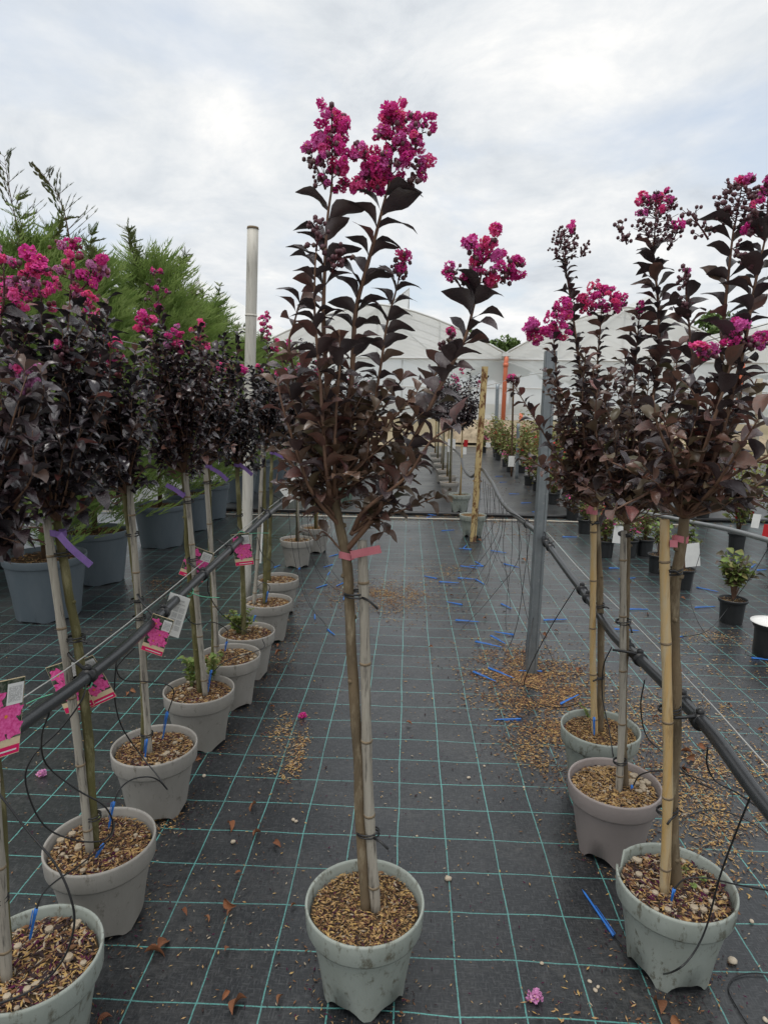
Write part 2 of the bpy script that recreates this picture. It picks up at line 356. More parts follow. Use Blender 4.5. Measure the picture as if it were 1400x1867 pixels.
# ------------------------------------------------------------------ setting
def sheet(name, x0, x1, y0, y1, z, mt, nx=1, ny=1, zf=None):
    b = MB(); vs = []
    for j in range(ny + 1):
        for i in range(nx + 1):
            x = x0 + (x1 - x0) * i / nx; y = y0 + (y1 - y0) * j / ny
            vs.append((x, y, z + (zf(x, y) if zf else 0)))
    b.add(vs, [(j * (nx + 1) + i, j * (nx + 1) + i + 1, (j + 1) * (nx + 1) + i + 1, (j + 1) * (nx + 1) + i) for j in range(ny) for i in range(nx)])
    return tag(b.build(name, mt), kind='structure')
def terr(x, y):
    k = min(1, max(0, (y - 20.6) / 5.0)); k = k * k * (3 - 2 * k)
    return k * .76 + k * (1 - k) * .9 * noise.noise(V((x * .5, y * .6, 0)))
sheet('ground', -300, 300, -40, 700, -.06, M['earth'])
sheet('earth_bank', -60, 60, 20.2, 200, -.03, M['earth'], 160, 240, terr)
def cw(x, y):
    return .004 * noise.noise(V((x * .9, y * .9, 3))) + .003 * noise.noise(V((x * 2.6, y * 2.6, 1)))
sheet('ground_cloth', -8, 9, -1.5, 8.06, 0, M['cloth'], 85, 48, cw)
sheet('rear_ground_cloth', -8, 9, 8.0, 20.8, .012, M['cloth_far'], 40, 30)
b = MB(); b.tube([V((x, 8.03 + .03 * noise.noise(V((x, 0, 0))), .022)) for x in [i * .25 - 8 for i in range(69)]], .024, 6)
tag(b.build('cloth_hem', M['black_plastic']), 'thick black rolled hem where two sheets of ground cloth meet', 'cloth hem')
b = MB(); b.tube([V((x, 7.72 + .10 * noise.noise(V((x * .5, 4, 0))), .014)) for x in [i * .2 - 6.5 for i in range(50)]], .009, 6)
tag(b.build('hose', M['hose_white']), 'thin cream hose lying across the ground cloth in front of the hem', 'hose')

# ------------------------------------------------------------------ greenhouse
GY = 26.0
gh = thing('greenhouse', 'long white film greenhouse with several curved roof spans behind the nursery rows', 'greenhouse', (0, GY, .74))
def arch(x0, x1, ze, zp, n=14):
    o = []
    for i in range(n + 1):
        t = -1 + 2 * i / n; o.append((x0 + (x1 - x0) * i / n, ze + (zp - ze) * (1 - abs(t) ** 1.55)))
    return o
O = (0, GY, .74)
spans = [(-12.4, -6.25, 3.2, 5.25), (-6.2, 3.66, 3.25, 5.02), (3.72, 12.55, 3.3, 5.02), (12.6, 22.0, 3.35, 5.1)]
for x0, x1, ze, zp in spans:
    a = arch(x0, x1, ze, zp); b = MB(); k = len(a)
    b.add([V((x, GY - .25, z)) for x, z in a] + [V((x, 60, z)) for x, z in a], [(i, i + 1, k + i + 1, k + i) for i in range(k - 1)])
    b.build('roof', M['film_roof'], gh, O)
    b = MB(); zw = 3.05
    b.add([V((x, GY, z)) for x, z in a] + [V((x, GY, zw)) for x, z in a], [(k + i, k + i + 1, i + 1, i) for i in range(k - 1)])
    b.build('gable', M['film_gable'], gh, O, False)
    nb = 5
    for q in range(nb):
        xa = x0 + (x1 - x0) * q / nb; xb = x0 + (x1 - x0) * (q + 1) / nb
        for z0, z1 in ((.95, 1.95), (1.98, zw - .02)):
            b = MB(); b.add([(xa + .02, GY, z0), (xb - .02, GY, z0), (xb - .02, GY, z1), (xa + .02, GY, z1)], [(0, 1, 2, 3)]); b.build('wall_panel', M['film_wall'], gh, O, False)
        b = MB(); b.tube([(xa + .0, GY + .06, .7), (xa, GY + .06, zw)], .035, 6); b.build('post', M['frame_white'], gh, O)
    for yy in range(28, 60, 3):
        b = MB(); b.tube([V((x, yy, z - .04)) for x, z in a], .03, 5); b.build('hoop', M['frame_white'], gh, O)
    b = MB(); b.tube([V((x, GY - .26, z)) for x, z in a], .045, 6); b.build('arch_rail', M['frame_white'], gh, O)
    xc = (x0 + x1) / 2
    b = MB(); b.tube([(x0, GY - .04, zw), (x1, GY - .04, zw)], .04, 6); b.tube([(x0, GY - .04, 1.965), (x1, GY - .04, 1.965)], .025, 6)
    b.build('girt', M['frame_white'], gh, O)
    for xs, xe, zs, z_e in ((xc, xc, zw, zp - .05), (xc, xc - 2.4, zp - .1, zw), (xc, xc + 2.4, zp - .1, zw), (xc - 2.4, xc - 2.4, zw, ze + (zp - ze) * .68), (xc + 2.4, xc + 2.4, zw, ze + (zp - ze) * .68)):
        b = MB(); b.tube([(xs, GY + .05, zs), (xe, GY + .05, z_e)], .028, 5); b.build('brace', M['frame_white'], gh, O)
    b = MB(); b.box(((x0 + x1) / 2, GY - .02, .83), (x1 - x0 - .04, .06, .22)); b.build('base_board', M['frame_white'], gh, O, False)
    # open roof vent, hinged beside the ridge
    t0, t1 = V((xc + .35, 0, zp - .05)), V((xc + 1.2, 0, zp + .62))
    b = MB(); b.add([(t0.x, GY - .1, t0.z), (t1.x, GY - .1, t1.z), (t1.x, 58, t1.z), (t0.x, 58, t0.z)], [(0, 1, 2, 3)]); b.build('vent', M['film_roof'], gh, O, False)
    b = MB(); b.tube([(t0.x, GY - .12, t0.z), (t1.x, GY - .12, t1.z), (t1.x - .02, GY - .12, zp - .22)], .03, 5); b.build('vent_frame', M['frame_white'], gh, O)
    b = MB(); b.add([(t0.x, GY - .1, t0.z), (t1.x, GY - .1, t1.z), (t1.x - .02, GY - .1, zp - .2)], [(0, 1, 2)]); b.build('vent_end', M['film_gable'], gh, O, False)
for x in (-6.22, 3.69, 12.57):
    b = MB(); b.box((x, 43, 3.22), (.3, 34.6, .14)); b.build('gutter', M['frame_white'], gh, O, False)
    b = MB(); b.tube([(x, GY - .12, 3.2), (x, GY - .28, 3.05), (x - .02, GY - .30, 2.9), (x - .03, GY - .30, .6)], .085, 12); dp = b.build('downpipe', M['orange_pipe'], gh, O)
    b = MB(); b.tube([(x - .02, GY - .30, 2.75), (x - .02, GY - .30, 2.9)], .1, 12); b.build('collar', M['orange_pipe'], dp)
    for v in dp.children: v.data.transform(Matrix.Translation(-V(O)))
b = MB(); b.tube([(4.3, GY - .6, .6), (4.3, GY - .6, 1.02)], .07, 10)
tag(b.build('pipe_stub', M['orange_pipe']), 'short orange pipe stub standing in the soil by the greenhouse', 'pipe')

# rubble heaps on the bank before the greenhouse
for i, (x, y, sx, h) in enumerate([(-4, 22.4, 4.5, .45), (2.8, 22.8, 3.2, .5), (6.6, 22.2, 4.2, .6), (10.5, 22.6, 4, .5), (-9, 22.4, 4, .45)]):
    b = MB(); vs = []; n_ = 26
    for j in range(n_ + 1):
        for k in range(n_ + 1):
            u, v = -1 + 2 * k / n_, -1 + 2 * j / n_; r2 = max(0, 1 - u * u - v * v)
            vs.append((u * sx / 2, v * 1.5, h * r2 ** .8 * (1 + .45 * noise.noise(V((u * 3 + i * 9, v * 3, 1)))) + (.1 * noise.noise(V((u * 9 + i, v * 9, 4))) if r2 > 0 else -.15) - .1))
    b.add(vs, [(j * (n_ + 1) + k, j * (n_ + 1) + k + 1, (j + 1) * (n_ + 1) + k + 1, (j + 1) * (n_ + 1) + k) for j in range(n_) for k in range(n_)])
    o = b.build('rubble_mound', M['rubble']); o.location = (x, y, terr(x, y) - .06); tag(o, kind='structure')

# ------------------------------------------------------------------ far trees behind the greenhouse
def leafy(n, rx, rz, size, clumps=26, seed=1):
    rr = random.Random(seed); b = MB(); cs = []
    for _ in range(clumps):
        d = V((rr.gauss(0, 1), rr.gauss(0, 1), rr.gauss(0, 1))).normalized() * rr.uniform(.45, 1)
        cs.append((V((d.x * rx, d.y * rx, d.z * rz)), rr.uniform(.25, .45) * min(rx, rz)))
    for _ in range(n):
        c, r_ = rr.choice(cs); d = V((rr.gauss(0, 1), rr.gauss(0, 1), rr.gauss(0, 1))).normalized() * r_ * rr.uniform(.5, 1)
        p = c + d; q = Matrix.Rotation(rr.uniform(0, 6.28), 3, 'Z') @ Matrix.Rotation(rr.uniform(-1.1, 1.1), 3, 'X'); s_ = size * rr.uniform(.6, 1.3)
        b.add([p + q @ V(v) * s_ for v in ((0, -.5, 0), (.3, 0, .1), (0, .5, 0), (-.3, 0, .1))], [(0, 1, 2), (0, 2, 3)])
    return b
far = [leafy(5200, 3.4, 2.6, .55, 34, s).mesh('crown', M['tree_leaf'], False) for s in (3, 4)]
fb = MB(); fb.tube([(0, 0, 0), (.1, .1, 2.5), (0, 0, 5)], [.25, .2, .1], 8)
for a, bb in (((0, 0, 2.8), (1.6, .4, 5)), ((0, 0, 3.1), (-1.5, -.3, 5.2)), ((0, 0, 3), (.2, 1.5, 5))): fb.tube([a, bb], [.11, .04], 6)
ftm = fb.mesh('trunk', M['bark'])
ftx = [(6.5, 72, 1.0), (11.5, 75, .92), (16.5, 74, .86), (29, 66, 1.12), (34.5, 70, 1.0), (22, 76, .85), (40, 72, .95), (-24, 74, .9), (-31, 76, 1.0)]
for i, (x, y, s_) in enumerate(ftx):
    t = thing('broadleaf_tree', 'green broadleaf tree rising beyond the white greenhouse roofs', 'tree', (x, y, .5), 'trees beyond the greenhouse')
    t.scale = (s_ * 1.1, s_, s_); t.rotation_euler.z = i * 1.3
    link('trunk', ftm, t); link('crown', far[i % 2], t, (0, 0, 5.9))

# ------------------------------------------------------------------ leaves, blossoms, buds
def leaf_mesh(name, seed, mt, wid=.29, droop=1.0, fold=.35, tip=1.0):
    rr = random.Random(seed); b = MB(); n = 7; vs = []
    a = rr.uniform(.2, .65); da = -(a + droop * rr.uniform(.5, 1.5)) / n; p = V((0, 0, 0)); ph = rr.uniform(0, 6.28); wa = rr.uniform(.18, .42); tw = rr.uniform(-.9, .9)
    for i in range(n + 1):
        t = i / n
        h = wid * max(.02, math.sin(math.pi * min(1, max(0, (t - .05) / .95)) ** .85)) ** .8 if 0 < t < 1 else .012
        q = Matrix.Rotation(tw * t, 3, 'Y')
        for s_ in (-1, -.5, 0, .5, 1):
            e = abs(s_)
            z = fold * h * e ** 1.3 + wa * h * e * e * math.sin(t * 6.5 + ph + (1.4 if s_ > 0 else 0))
            vs.append(p + q @ V((s_ * h * (1 - .1 * e * fold), 0, z)))
        p = p + V((0, math.cos(a), math.sin(a))) / n; a += da
    b.add(vs, [(i * 5 + j, i * 5 + j + 1, i * 5 + 6 + j, i * 5 + 5 + j) for i in range(n) for j in range(4)])
    return b.mesh(name, mt)
LF = {}
for key, kw in (('leaf_black', dict(wid=.26)), ('leaf_dark', dict(wid=.25, droop=.9)), ('leaf_red', dict(wid=.26, droop=.65)), ('leaf_olive', dict(wid=.26, droop=.5)), ('leaf_green', dict(wid=.3, droop=.6)), ('leaf_bright', dict())):
    LF[key] = [leaf_mesh('leaf', 11 * i + 3, M[key], **kw) for i in range(8)]
def leaf_matrix(p, d, size, up=V((0, 0, 1)), rollj=.5):
    d = d.normalized(); x = d.cross(up)
    if x.length < .05: x = d.orthogonal()
    x.normalize(); z = x.cross(d)
    q = Matrix((x, d, z)).transposed(); q = q @ Matrix.Rotation(rnd(-rollj, rollj), 3, 'Y')
    mm = (q * size).to_4x4(); mm.translation = p; return mm
def floret(b, c, nrm, r_, rr, m=0, pe=6):
    u = nrm.orthogonal().normalized(); v = nrm.cross(u)
    for k in range(pe):
        q = 2 * math.pi * k / pe + rr.uniform(-.25, .25); d = u * math.cos(q) + v * math.sin(q); s_ = nrm.cross(d)
        vs = []
        for t, wd in ((.28, .05), (.55, .36), (.8, .44), (1.0, .22)):
            for e in (-1, 0, 1):
                vs.append(c + (d * t + s_ * (e * wd) + nrm * (rr.uniform(-.3, .35) + .15 * t)) * r_ + V((rr.uniform(-1, 1), rr.uniform(-1, 1), rr.uniform(-1, 1))) * r_ * .13)
        b.add(vs, [(i * 3 + j, i * 3 + j + 1, i * 3 + 4 + j, i * 3 + 3 + j) for i in range(3) for j in range(2)], m)
def blossom_mesh(seed, mt, n=8, rad=.0105):
    rr = random.Random(seed); b = MB()
    for i in range(n):
        d = V((rr.gauss(0, 1), rr.gauss(0, 1), rr.gauss(.35, 1))).normalized()
        floret(b, d * rad * rr.uniform(.35, 1.35), d, .0105 * rr.uniform(.8, 1.2), rr)
    for i in range(5):
        d = V((rr.gauss(0, 1), rr.gauss(0, 1), rr.gauss(.3, 1))).normalized(); b.ball(d * rad * 1.25, .0017, 1, 5)
    return b.mesh('blossom', [mt, M['stamen']], False)
BL = {k: [blossom_mesh(i * 5 + 1, M[k]) for i in range(5)] for k in ('magenta', 'pink', 'lilac', 'orchid')}

def panicle(root, O, base, d, h, wd, nb, nbud, kinds=('magenta', 'magenta', 'magenta', 'orchid', 'pink'), bud='bud', top=.15, bs=1.0, leaves=0):
    """pyramid of thin stalks with round buds and crinkled blossoms round a central axis"""
    wd = max(.02, wd - .022); base = V(base); d = V(d).normalized(); u = d.orthogonal().normalized(); v = d.cross(u); b = MB()
    ax = [base + d * (h * t) + u * (.02 * h * math.sin(5 * t)) for t in (0, .25, .5, .75, 1)]
    b.tube(ax, [.0024, .002, .0017, .0013, .0008], 5, 0)
    tips = []
    nbr = max(7, int(nbud / 3))
    for i in range(nbr):
        t = .05 + .9 * i / nbr + rnd(-.03, .03); a = i * 2.4 + rnd(-.3, .3)
        prof = .45 + .55 * math.sin(math.pi * min(1, (t * .85 + .15))) ** .7
        o = u * math.cos(a) + v * math.sin(a); p = base + d * (h * t)
        e = p + o * (wd / 2 * prof * rnd(.75, 1.05)) + d * (h * .13 * rnd(.5, 1.2))
        mid_ = p.lerp(e, .5) - d * (.004)
        b.tube([p, mid_, e], [.0013, .001, .0007], 4, 0, False); tips.append((e, o))
        for k in range(3):
            q = p.lerp(e, rnd(.55, 1)) + V((rnd(-1, 1), rnd(-1, 1), rnd(-.6, 1))) * .011
            b.tube([p.lerp(e, .6), q], [.0008, .0006], 3, 0, False); b.ball(q, rnd(.0034, .006), 1, 6, 1.1)
    tips.append((base + d * h, d))
    pa = b.build('panicle', [M['stalk'], M[bud]], root, O)
    cand = sorted(tips, key=lambda x: -(x[0] - base).dot(d) + rnd(-1, 1) * h * (.25 + top))
    for i in range(int(nb * 1.25)):
        e, o = cand[i % len(cand)]
        e = e - o * rnd(0, .35) * wd / 2
        p = e + (o * rnd(-.004, .006) + V((rnd(-1, 1), rnd(-1, 1), rnd(-1, 1))) * .007) * (1 + i // len(cand)) - V(O)
        link('blossom', random.choice(BL[random.choice(kinds)]), pa, mat=Matrix.LocRotScale(p, Matrix.Rotation(rnd(0, 6.28), 3, 'Z') @ Matrix.Rotation(rnd(-.9, .9), 3, 'X'), V((rnd(.6, 1.35), rnd(.7, 1.2), rnd(.55, 1.15))) * rnd(.55, 1.0) * bs))
    return pa

# ------------------------------------------------------------------ pots
PH = .235
def pot_meshes(mt, rb=.098, rt=.138, h=PH, band=.056, notch=True, broken=False, nn=5, ph=3.93, nh=.030):
    n = 72
    def zf(i, q, z):
        if notch and i in (0, 11):
            k = abs(math.sin(q * nn / 2 + ph)); e = max(0, (k - .36) / .64)
            return z + nh * e ** .6
        return z
    t = .0035
    prof = [(rb, 0), (rb + .003, .03), (rb + (rt - .010 - rb) * .45, h * .42), (rt - .010, h - band)]
    inner = [(rt - .010 - t, h - band), (rb + (rt - .010 - rb) * .45 - t, h * .42), (rb - t, .03), (0.001, .03)]
    b = MB(); b.lathe(prof, n, 0, lambda i, q, z: zf(i, q, z) if i == 0 else z)
    b.lathe([(rb, .0), (rb - .012, .0)], n, 0, lambda i, q, z: zf(0, q, z) if i == 0 else zf(0, q, z) + .001)
    b.lathe([(rb - .012, .0), (rb - .012, .03), (.001, .03)], n, 0, lambda i, q, z: zf(0, q, z) + .001 if i == 0 else z)
    b.lathe(inner, n)
    body = b.mesh('pot', mt)
    def zr(i, q, z):
        if broken and 3 <= i <= 6:
            d = (q - 2.03 + math.pi) % (2 * math.pi) - math.pi
            if abs(d) < .2: return z - .040 * (1 - (abs(d) / .2) ** 4) - .006 * math.sin(q * 37)
        return z
    b = MB(); b.lathe([(rt - .0095, h - band - .001), (rt - .002, h - band - .001), (rt, h - band + .004), (rt + .003, h - .006), (rt + .002, h), (rt - .002, h), (rt - .004, h - .006), (rt - .0115, h - band - .002)], n, 0, zr)
    rim = b.mesh('rim', mt); return body, rim
POTS = {k: pot_meshes(M[k]) for k in ('pot_grey', 'pot_taupe', 'pot_brown', 'pot_green')}
POTS['pot_taupe'] = pot_meshes(M['pot_taupe'], nh=.018, ph=3.1)
POTS['pot_broken'] = pot_meshes(M['pot_grey'], broken=True, ph=3.3)
POTS['pot_brown'] = pot_meshes(M['pot_brown'], ph=3.6)
def soil_meshes(rad, nch, seed, pal, stones=0, csz=1.0):
    rr = random.Random(seed); b = MB(); n = 24; vs = [(0, 0, .008)]
    for k in range(1, 5):
        for j in range(n):
            q = 6.2832 * j / n; r_ = rad * k / 4
            vs.append((r_ * math.cos(q), r_ * math.sin(q), .004 * rr.uniform(-1, 1) + .006 * (1 - k / 4)))
    fs = [(0, 1 + j, 1 + (j + 1) % n) for j in range(n)]
    for k in range(3): fs += [(1 + k * n + j, 1 + (k + 1) * n + j, 1 + (k + 1) * n + (j + 1) % n, 1 + k * n + (j + 1) % n) for j in range(n)]
    b.add(vs, fs); so_ = b.mesh('soil', M['soil'])
    c = MB()
    for i in range(nch):
        r_ = rad * math.sqrt(rr.random()) * .97; q = rr.uniform(0, 6.28); flake(c, V((r_ * math.cos(q), r_ * math.sin(q), .006 + rr.uniform(0, .005))), rr, (.0025 + .008 * rr.random() ** 2.2) * csz * 1.35, rr.choice(pal))
    for i in range(stones):
        q = rr.uniform(-.3, 1.1) if seed == 4 else rr.uniform(0, 6.28); r_ = rad * rr.uniform(.4, .95); c.ball(V((r_ * math.cos(q), r_ * math.sin(q), .012)), rr.uniform(.006, .012), 3, 6, .7)
    return so_, c.mesh('bark_chips', CH, False)
def flake(c, p, rr, l, m, flat=.7):
    q = Matrix.Rotation(rr.uniform(0, 6.28), 3, 'Z') @ Matrix.Rotation(rr.uniform(-flat, flat), 3, 'X')
    w_ = l * rr.uniform(.16, .4); h_ = l * .16
    c.add([p + q @ V(v) for v in ((l, 0, 0), (0, w_, 0), (-l, 0, 0), (0, -w_, 0), (0, 0, h_), (0, 0, -h_))],
          [(0, 1, 4), (1, 2, 4), (2, 3, 4), (3, 0, 4), (1, 0, 5), (2, 1, 5), (3, 2, 5), (0, 3, 5)], m)
SOIL = {
    'straw': soil_meshes(.127, 3400, 1, [0, 0, 1, 5, 5, 1, 0, 3, 2, 0, 1, 0, 5, 1, 2, 4], 0, .6),
    'bark': soil_meshes(.127, 3000, 2, [0, 1, 1, 2, 0, 1, 4, 5, 2, 1, 0, 3], 10, .85),
    'dark': soil_meshes(.127, 2600, 3, [1, 2, 1, 2, 0, 3, 4, 2, 5], 14, .95),
    'stony': soil_meshes(.127, 3200, 4, [0, 0, 5, 1, 0, 3, 2], 30, .8)}

def cane(name, a, b_, r_, mt, root, O, nodes=5):
    a, b_ = V(a), V(b_); m_ = MB(); k = nodes * 4; pts = []; rad = []
    bend = V((rnd(-1, 1), rnd(-1, 1), 0)) * .006
    for i in range(k + 1):
        t = i / k; pts.append(a.lerp(b_, t) + bend * math.sin(math.pi * t * 1.5)); rad.append(r_ * (1.13 if i % 4 == 2 else 1) * (1 - .12 * t))
    m_.tube(pts, rad, 10, 0)
    o = m_.build(name, mt, root, O)
    for i in range(2, k, 4):
        d = (pts[i + 1] - pts[i - 1]).normalized(); q = MB(); q.tube([pts[i] - d * .003, pts[i] + d * .003], rad[i] * 1.05, 10, 0)
        q.build('node_ring', M['cane_node'], o, O)
    return o
def ring(p, d, rx, n=12, tail=None, root=None, O=None, name='tie', mt='black_plastic', r_=.0022, turns=1):
    """a tie wound round stem and cane at p; rx = (half width, half depth)"""
    b = MB(); d = V(d).normalized(); u = V((1, 0, 0)); v = d.cross(u).normalized(); p = V(p)
    for t in range(turns):
        pts = [p + u * rx[0] * math.cos(q) + v * rx[1] * math.sin(q) + d * (t * .006 + .003 * math.sin(q + t)) for q in [6.2832 * i / n for i in range(n + 1)]]
        b.tube(pts, r_, 5, 0, False)
    if tail:
        s_ = p + u * rx[0] * .5 - v * rx[1] * 1.0
        b.tube([s_, s_ + V(tail) * .5 + V((0, 0, .004)), s_ + V(tail)], r_ * 1.3, 5)
    return b.build(name, M[mt], root, O)

# ------------------------------------------------------------------ crape myrtles
def grow(root, crown_b, O, pts, Llow, Ltop, pal, step, count, planar=0.0, r0=.005, top_clear=0.0, droop=.9, first=.12, crown=None, bag=None):
    """branch tube + leaves in loose pairs along the shoot; returns the tip and its direction"""
    c = cr(pts, 8); n = len(c)
    crown_b.tube(c, [r0 * (1 - .72 * i / (n - 1)) for i in range(n)], 6, 0)
    rs = resample(c, step); k = len(rs); az = rnd(0, 6.28)
    for i in range(k):
        t = i / max(1, k - 1)
        if t < first or t > 1 - top_clear: continue
        tan = (rs[min(i + 1, k - 1)] - rs[max(i - 1, 0)]).normalized(); az += 1.57 + rnd(-.5, .5)
        for s_ in (0, 1):
            if rnd(0, 1) < .10: continue
            q = az + s_ * math.pi + rnd(-.35, .35)
            o = V((math.cos(q), math.sin(q), 0))
            if planar: o = V((math.copysign(1, (-1) ** s_) , rnd(-.9, .9) * (1 - planar) * 2.2, 0)).normalized()
            o = (o - tan * o.dot(tan))
            if o.length < .1: o = tan.orthogonal()
            o.normalize()
            d = o * rnd(.75, 1.0) + tan * rnd(.35, .75)
            size = (Llow + (Ltop - Llow) * t) * rnd(.78, 1.22) * 1.12
            p = rs[i] + V((0, 0, rnd(-.006, .006)))
            bag.append((p - V(O), d, size, pal(t)))
    return c[-1], (c[-1] - c[-4]).normalized()

def put_leaves(root, crown, bag, limit=300):
    random.shuffle(bag); bag.sort(key=lambda x: -x[2] * rnd(.6, 1)); rest = MB(); mats = list(LF)
    for i, (p, d, s_, key) in enumerate(bag):
        mm = leaf_matrix(p, d, s_); me = random.choice(LF[key])
        if i < limit: link('leaf', me, crown, mat=mm)
        else: rest.add([mm @ v.co for v in me.vertices], [list(f.vertices) for f in me.polygons], mats.index(key))
    if rest.f:
        tag(rest.build('small_leaves', [M[k] for k in mats], crown), kind='stuff')

def myrtle(label, X, Y, pot, soil, trunk, stake, shoots, Llow=.055, Ltop=.06, pal='leaf_black', fill=0, box=None, step=.03, ties=(), ribbon=None, planar=0, limit=300, moss=True, stake_mat='cane_grey', stake_r=.011, rot=0.0, group='crape myrtles in the nursery rows', trunk_r=.011, depth=.12, lean=None):
    root = thing('crape_myrtle', label, 'potted tree', (X, Y, 0), group); O = V((X, Y, 0))
    me, rim = POTS[pot]; p = link('pot', me, root); p.rotation_euler.z = rot; r_ = link('rim', rim, p)
    if lean: root.rotation_euler = lean
    sm, cm = SOIL[soil]; s_ = link('soil', sm, root, (0, 0, PH - .030)); s_.rotation_euler.z = 0 if soil == 'stony' else rot * 2 + 1
    c_ = tag(link('bark_chips', cm, s_), kind='stuff')
    tp = [at(x, y, Y + dy) for x, y, dy in trunk]; tp[0] = tp[0].copy(); 
    f = (PH - .05) - tp[0].z; tp[0].z += f
    c = cr(tp, 7); n = len(c)
    c = [q + V((noise.noise(q * 9) * .004, noise.noise(q * 9 + V((5, 0, 0))) * .004, 0)) for q in c]
    b = MB(); b.tube(c, [trunk_r * (1.15 - .3 * i / n) * (1 + .10 * noise.noise(V((i * .9, X * 7, Y)))) for i in range(n)], 9)
    for i in range(4, n - 3, 5):
        q = rnd(0, 6.28); b.ball(c[i] + V((math.cos(q), math.sin(q), 0)) * trunk_r * .9, trunk_r * .55, 0)
    b.build('trunk', M['trunk_moss' if moss else 'trunk'], root, O)
    if stake:
        a, z = at(*stake[0][:2], Y + stake[0][2]), at(*stake[1][:2], Y + stake[1][2]); a.z = min(a.z, PH - .05) 
        cane('stake', a, z, stake_r, M[stake_mat], root, O)
    for x, y, dy, hw, tl in ties:
        ring(at(x, y, Y + dy), (0, 0, 1), (hw, .016), 14, tl, root, O, turns=2)
    cb = MB(); bag = []
    ends = []
    for sh in shoots:
        pts = [tp[-1] if q is None else at(q[0], q[1], Y + q[2]) for q in sh['p']]
        pf = sh.get('pal', pal)
        if isinstance(pf, str): k_ = pf; fn = lambda t, k_=k_: k_
        else: fn = pf
        e = grow(root, cb, O, pts, sh.get('l0', Llow), sh.get('l1', Ltop), fn, sh.get('step', step), 0, sh.get('planar', planar), sh.get('r', .005), sh.get('clear', 0), first=sh.get('first', .15), bag=bag)
        ends.append((sh, e))
    if box:
        x0, x1, y0, y1 = box
        for i in range(int(fill * 1.9)):
            # twig reaching from the fork into the crown volume
            q = at(rnd(x0, x1), rnd(y0, y1), Y + rnd(-depth, depth)); st = tp[-1].lerp(q, rnd(.25, .5)); st.z = min(st.z, q.z - .02)
            mid_ = st.lerp(q, .55) + V((rnd(-.03, .03), rnd(-.03, .03), rnd(-.01, .03)))
            fn = (lambda t: pal) if isinstance(pal, str) else pal
            grow(root, cb, O, [tp[-1], st, mid_, q], Llow, Llow * .9, fn, step * .85, 0, 0, .0026, 0, first=.35, bag=bag)
    crown = cb.build('crown', M['twig'], root, O)
    put_leaves(root, crown, bag, limit)
    for sh, (e, d) in ends:
        for pn in sh.get('pan', ()):
            h, wd, nb, nbud = pn[:4]; kw = pn[4] if len(pn) > 4 else {}
            kw = dict(kw); off = kw.pop('off', None); dd = kw.pop('d', None)
            panicle(root, O, e + (V(off) if off else V((0, 0, 0))) - d * h * .12, dd or (d + V((0, 0, .5))), h, wd, nb, nbud, **kw)
    if ribbon:
        mt, (x, y, dy), hw, tails = ribbon
        p = at(x, y, Y + dy); b = MB()
        b.strip([p + V((hw * math.cos(q), .012 * math.sin(q), .002 * math.sin(2 * q))) for q in [6.2832 * i / 12 for i in range(13)]], (0, 0, 1), .015)
        for tl in tails:
            pts = [at(q[0], q[1], Y + q[2]) for q in tl]; dirs = []
            b.strip(cr(pts, 4), (pts[-1] - pts[0]).cross(V((0, 1, 0))).normalized(), .017)
        b.build('ribbon', M[mt], root, O, False)
    return root

def mixp(*ks):
    return lambda t: random.choice(ks)
def grad(lo, hi, cut=.45):
    return lambda t: random.choice(lo) if rnd(-.12, .12) + t < cut else random.choice(hi)
cpal = grad(['leaf_red', 'leaf_red', 'leaf_red', 'leaf_dark', 'leaf_olive'], ['leaf_dark', 'leaf_dark', 'leaf_dark', 'leaf_dark', 'leaf_red'], .5)
lowp = mixp('leaf_red', 'leaf_red', 'leaf_red', 'leaf_red', 'leaf_dark', 'leaf_olive')

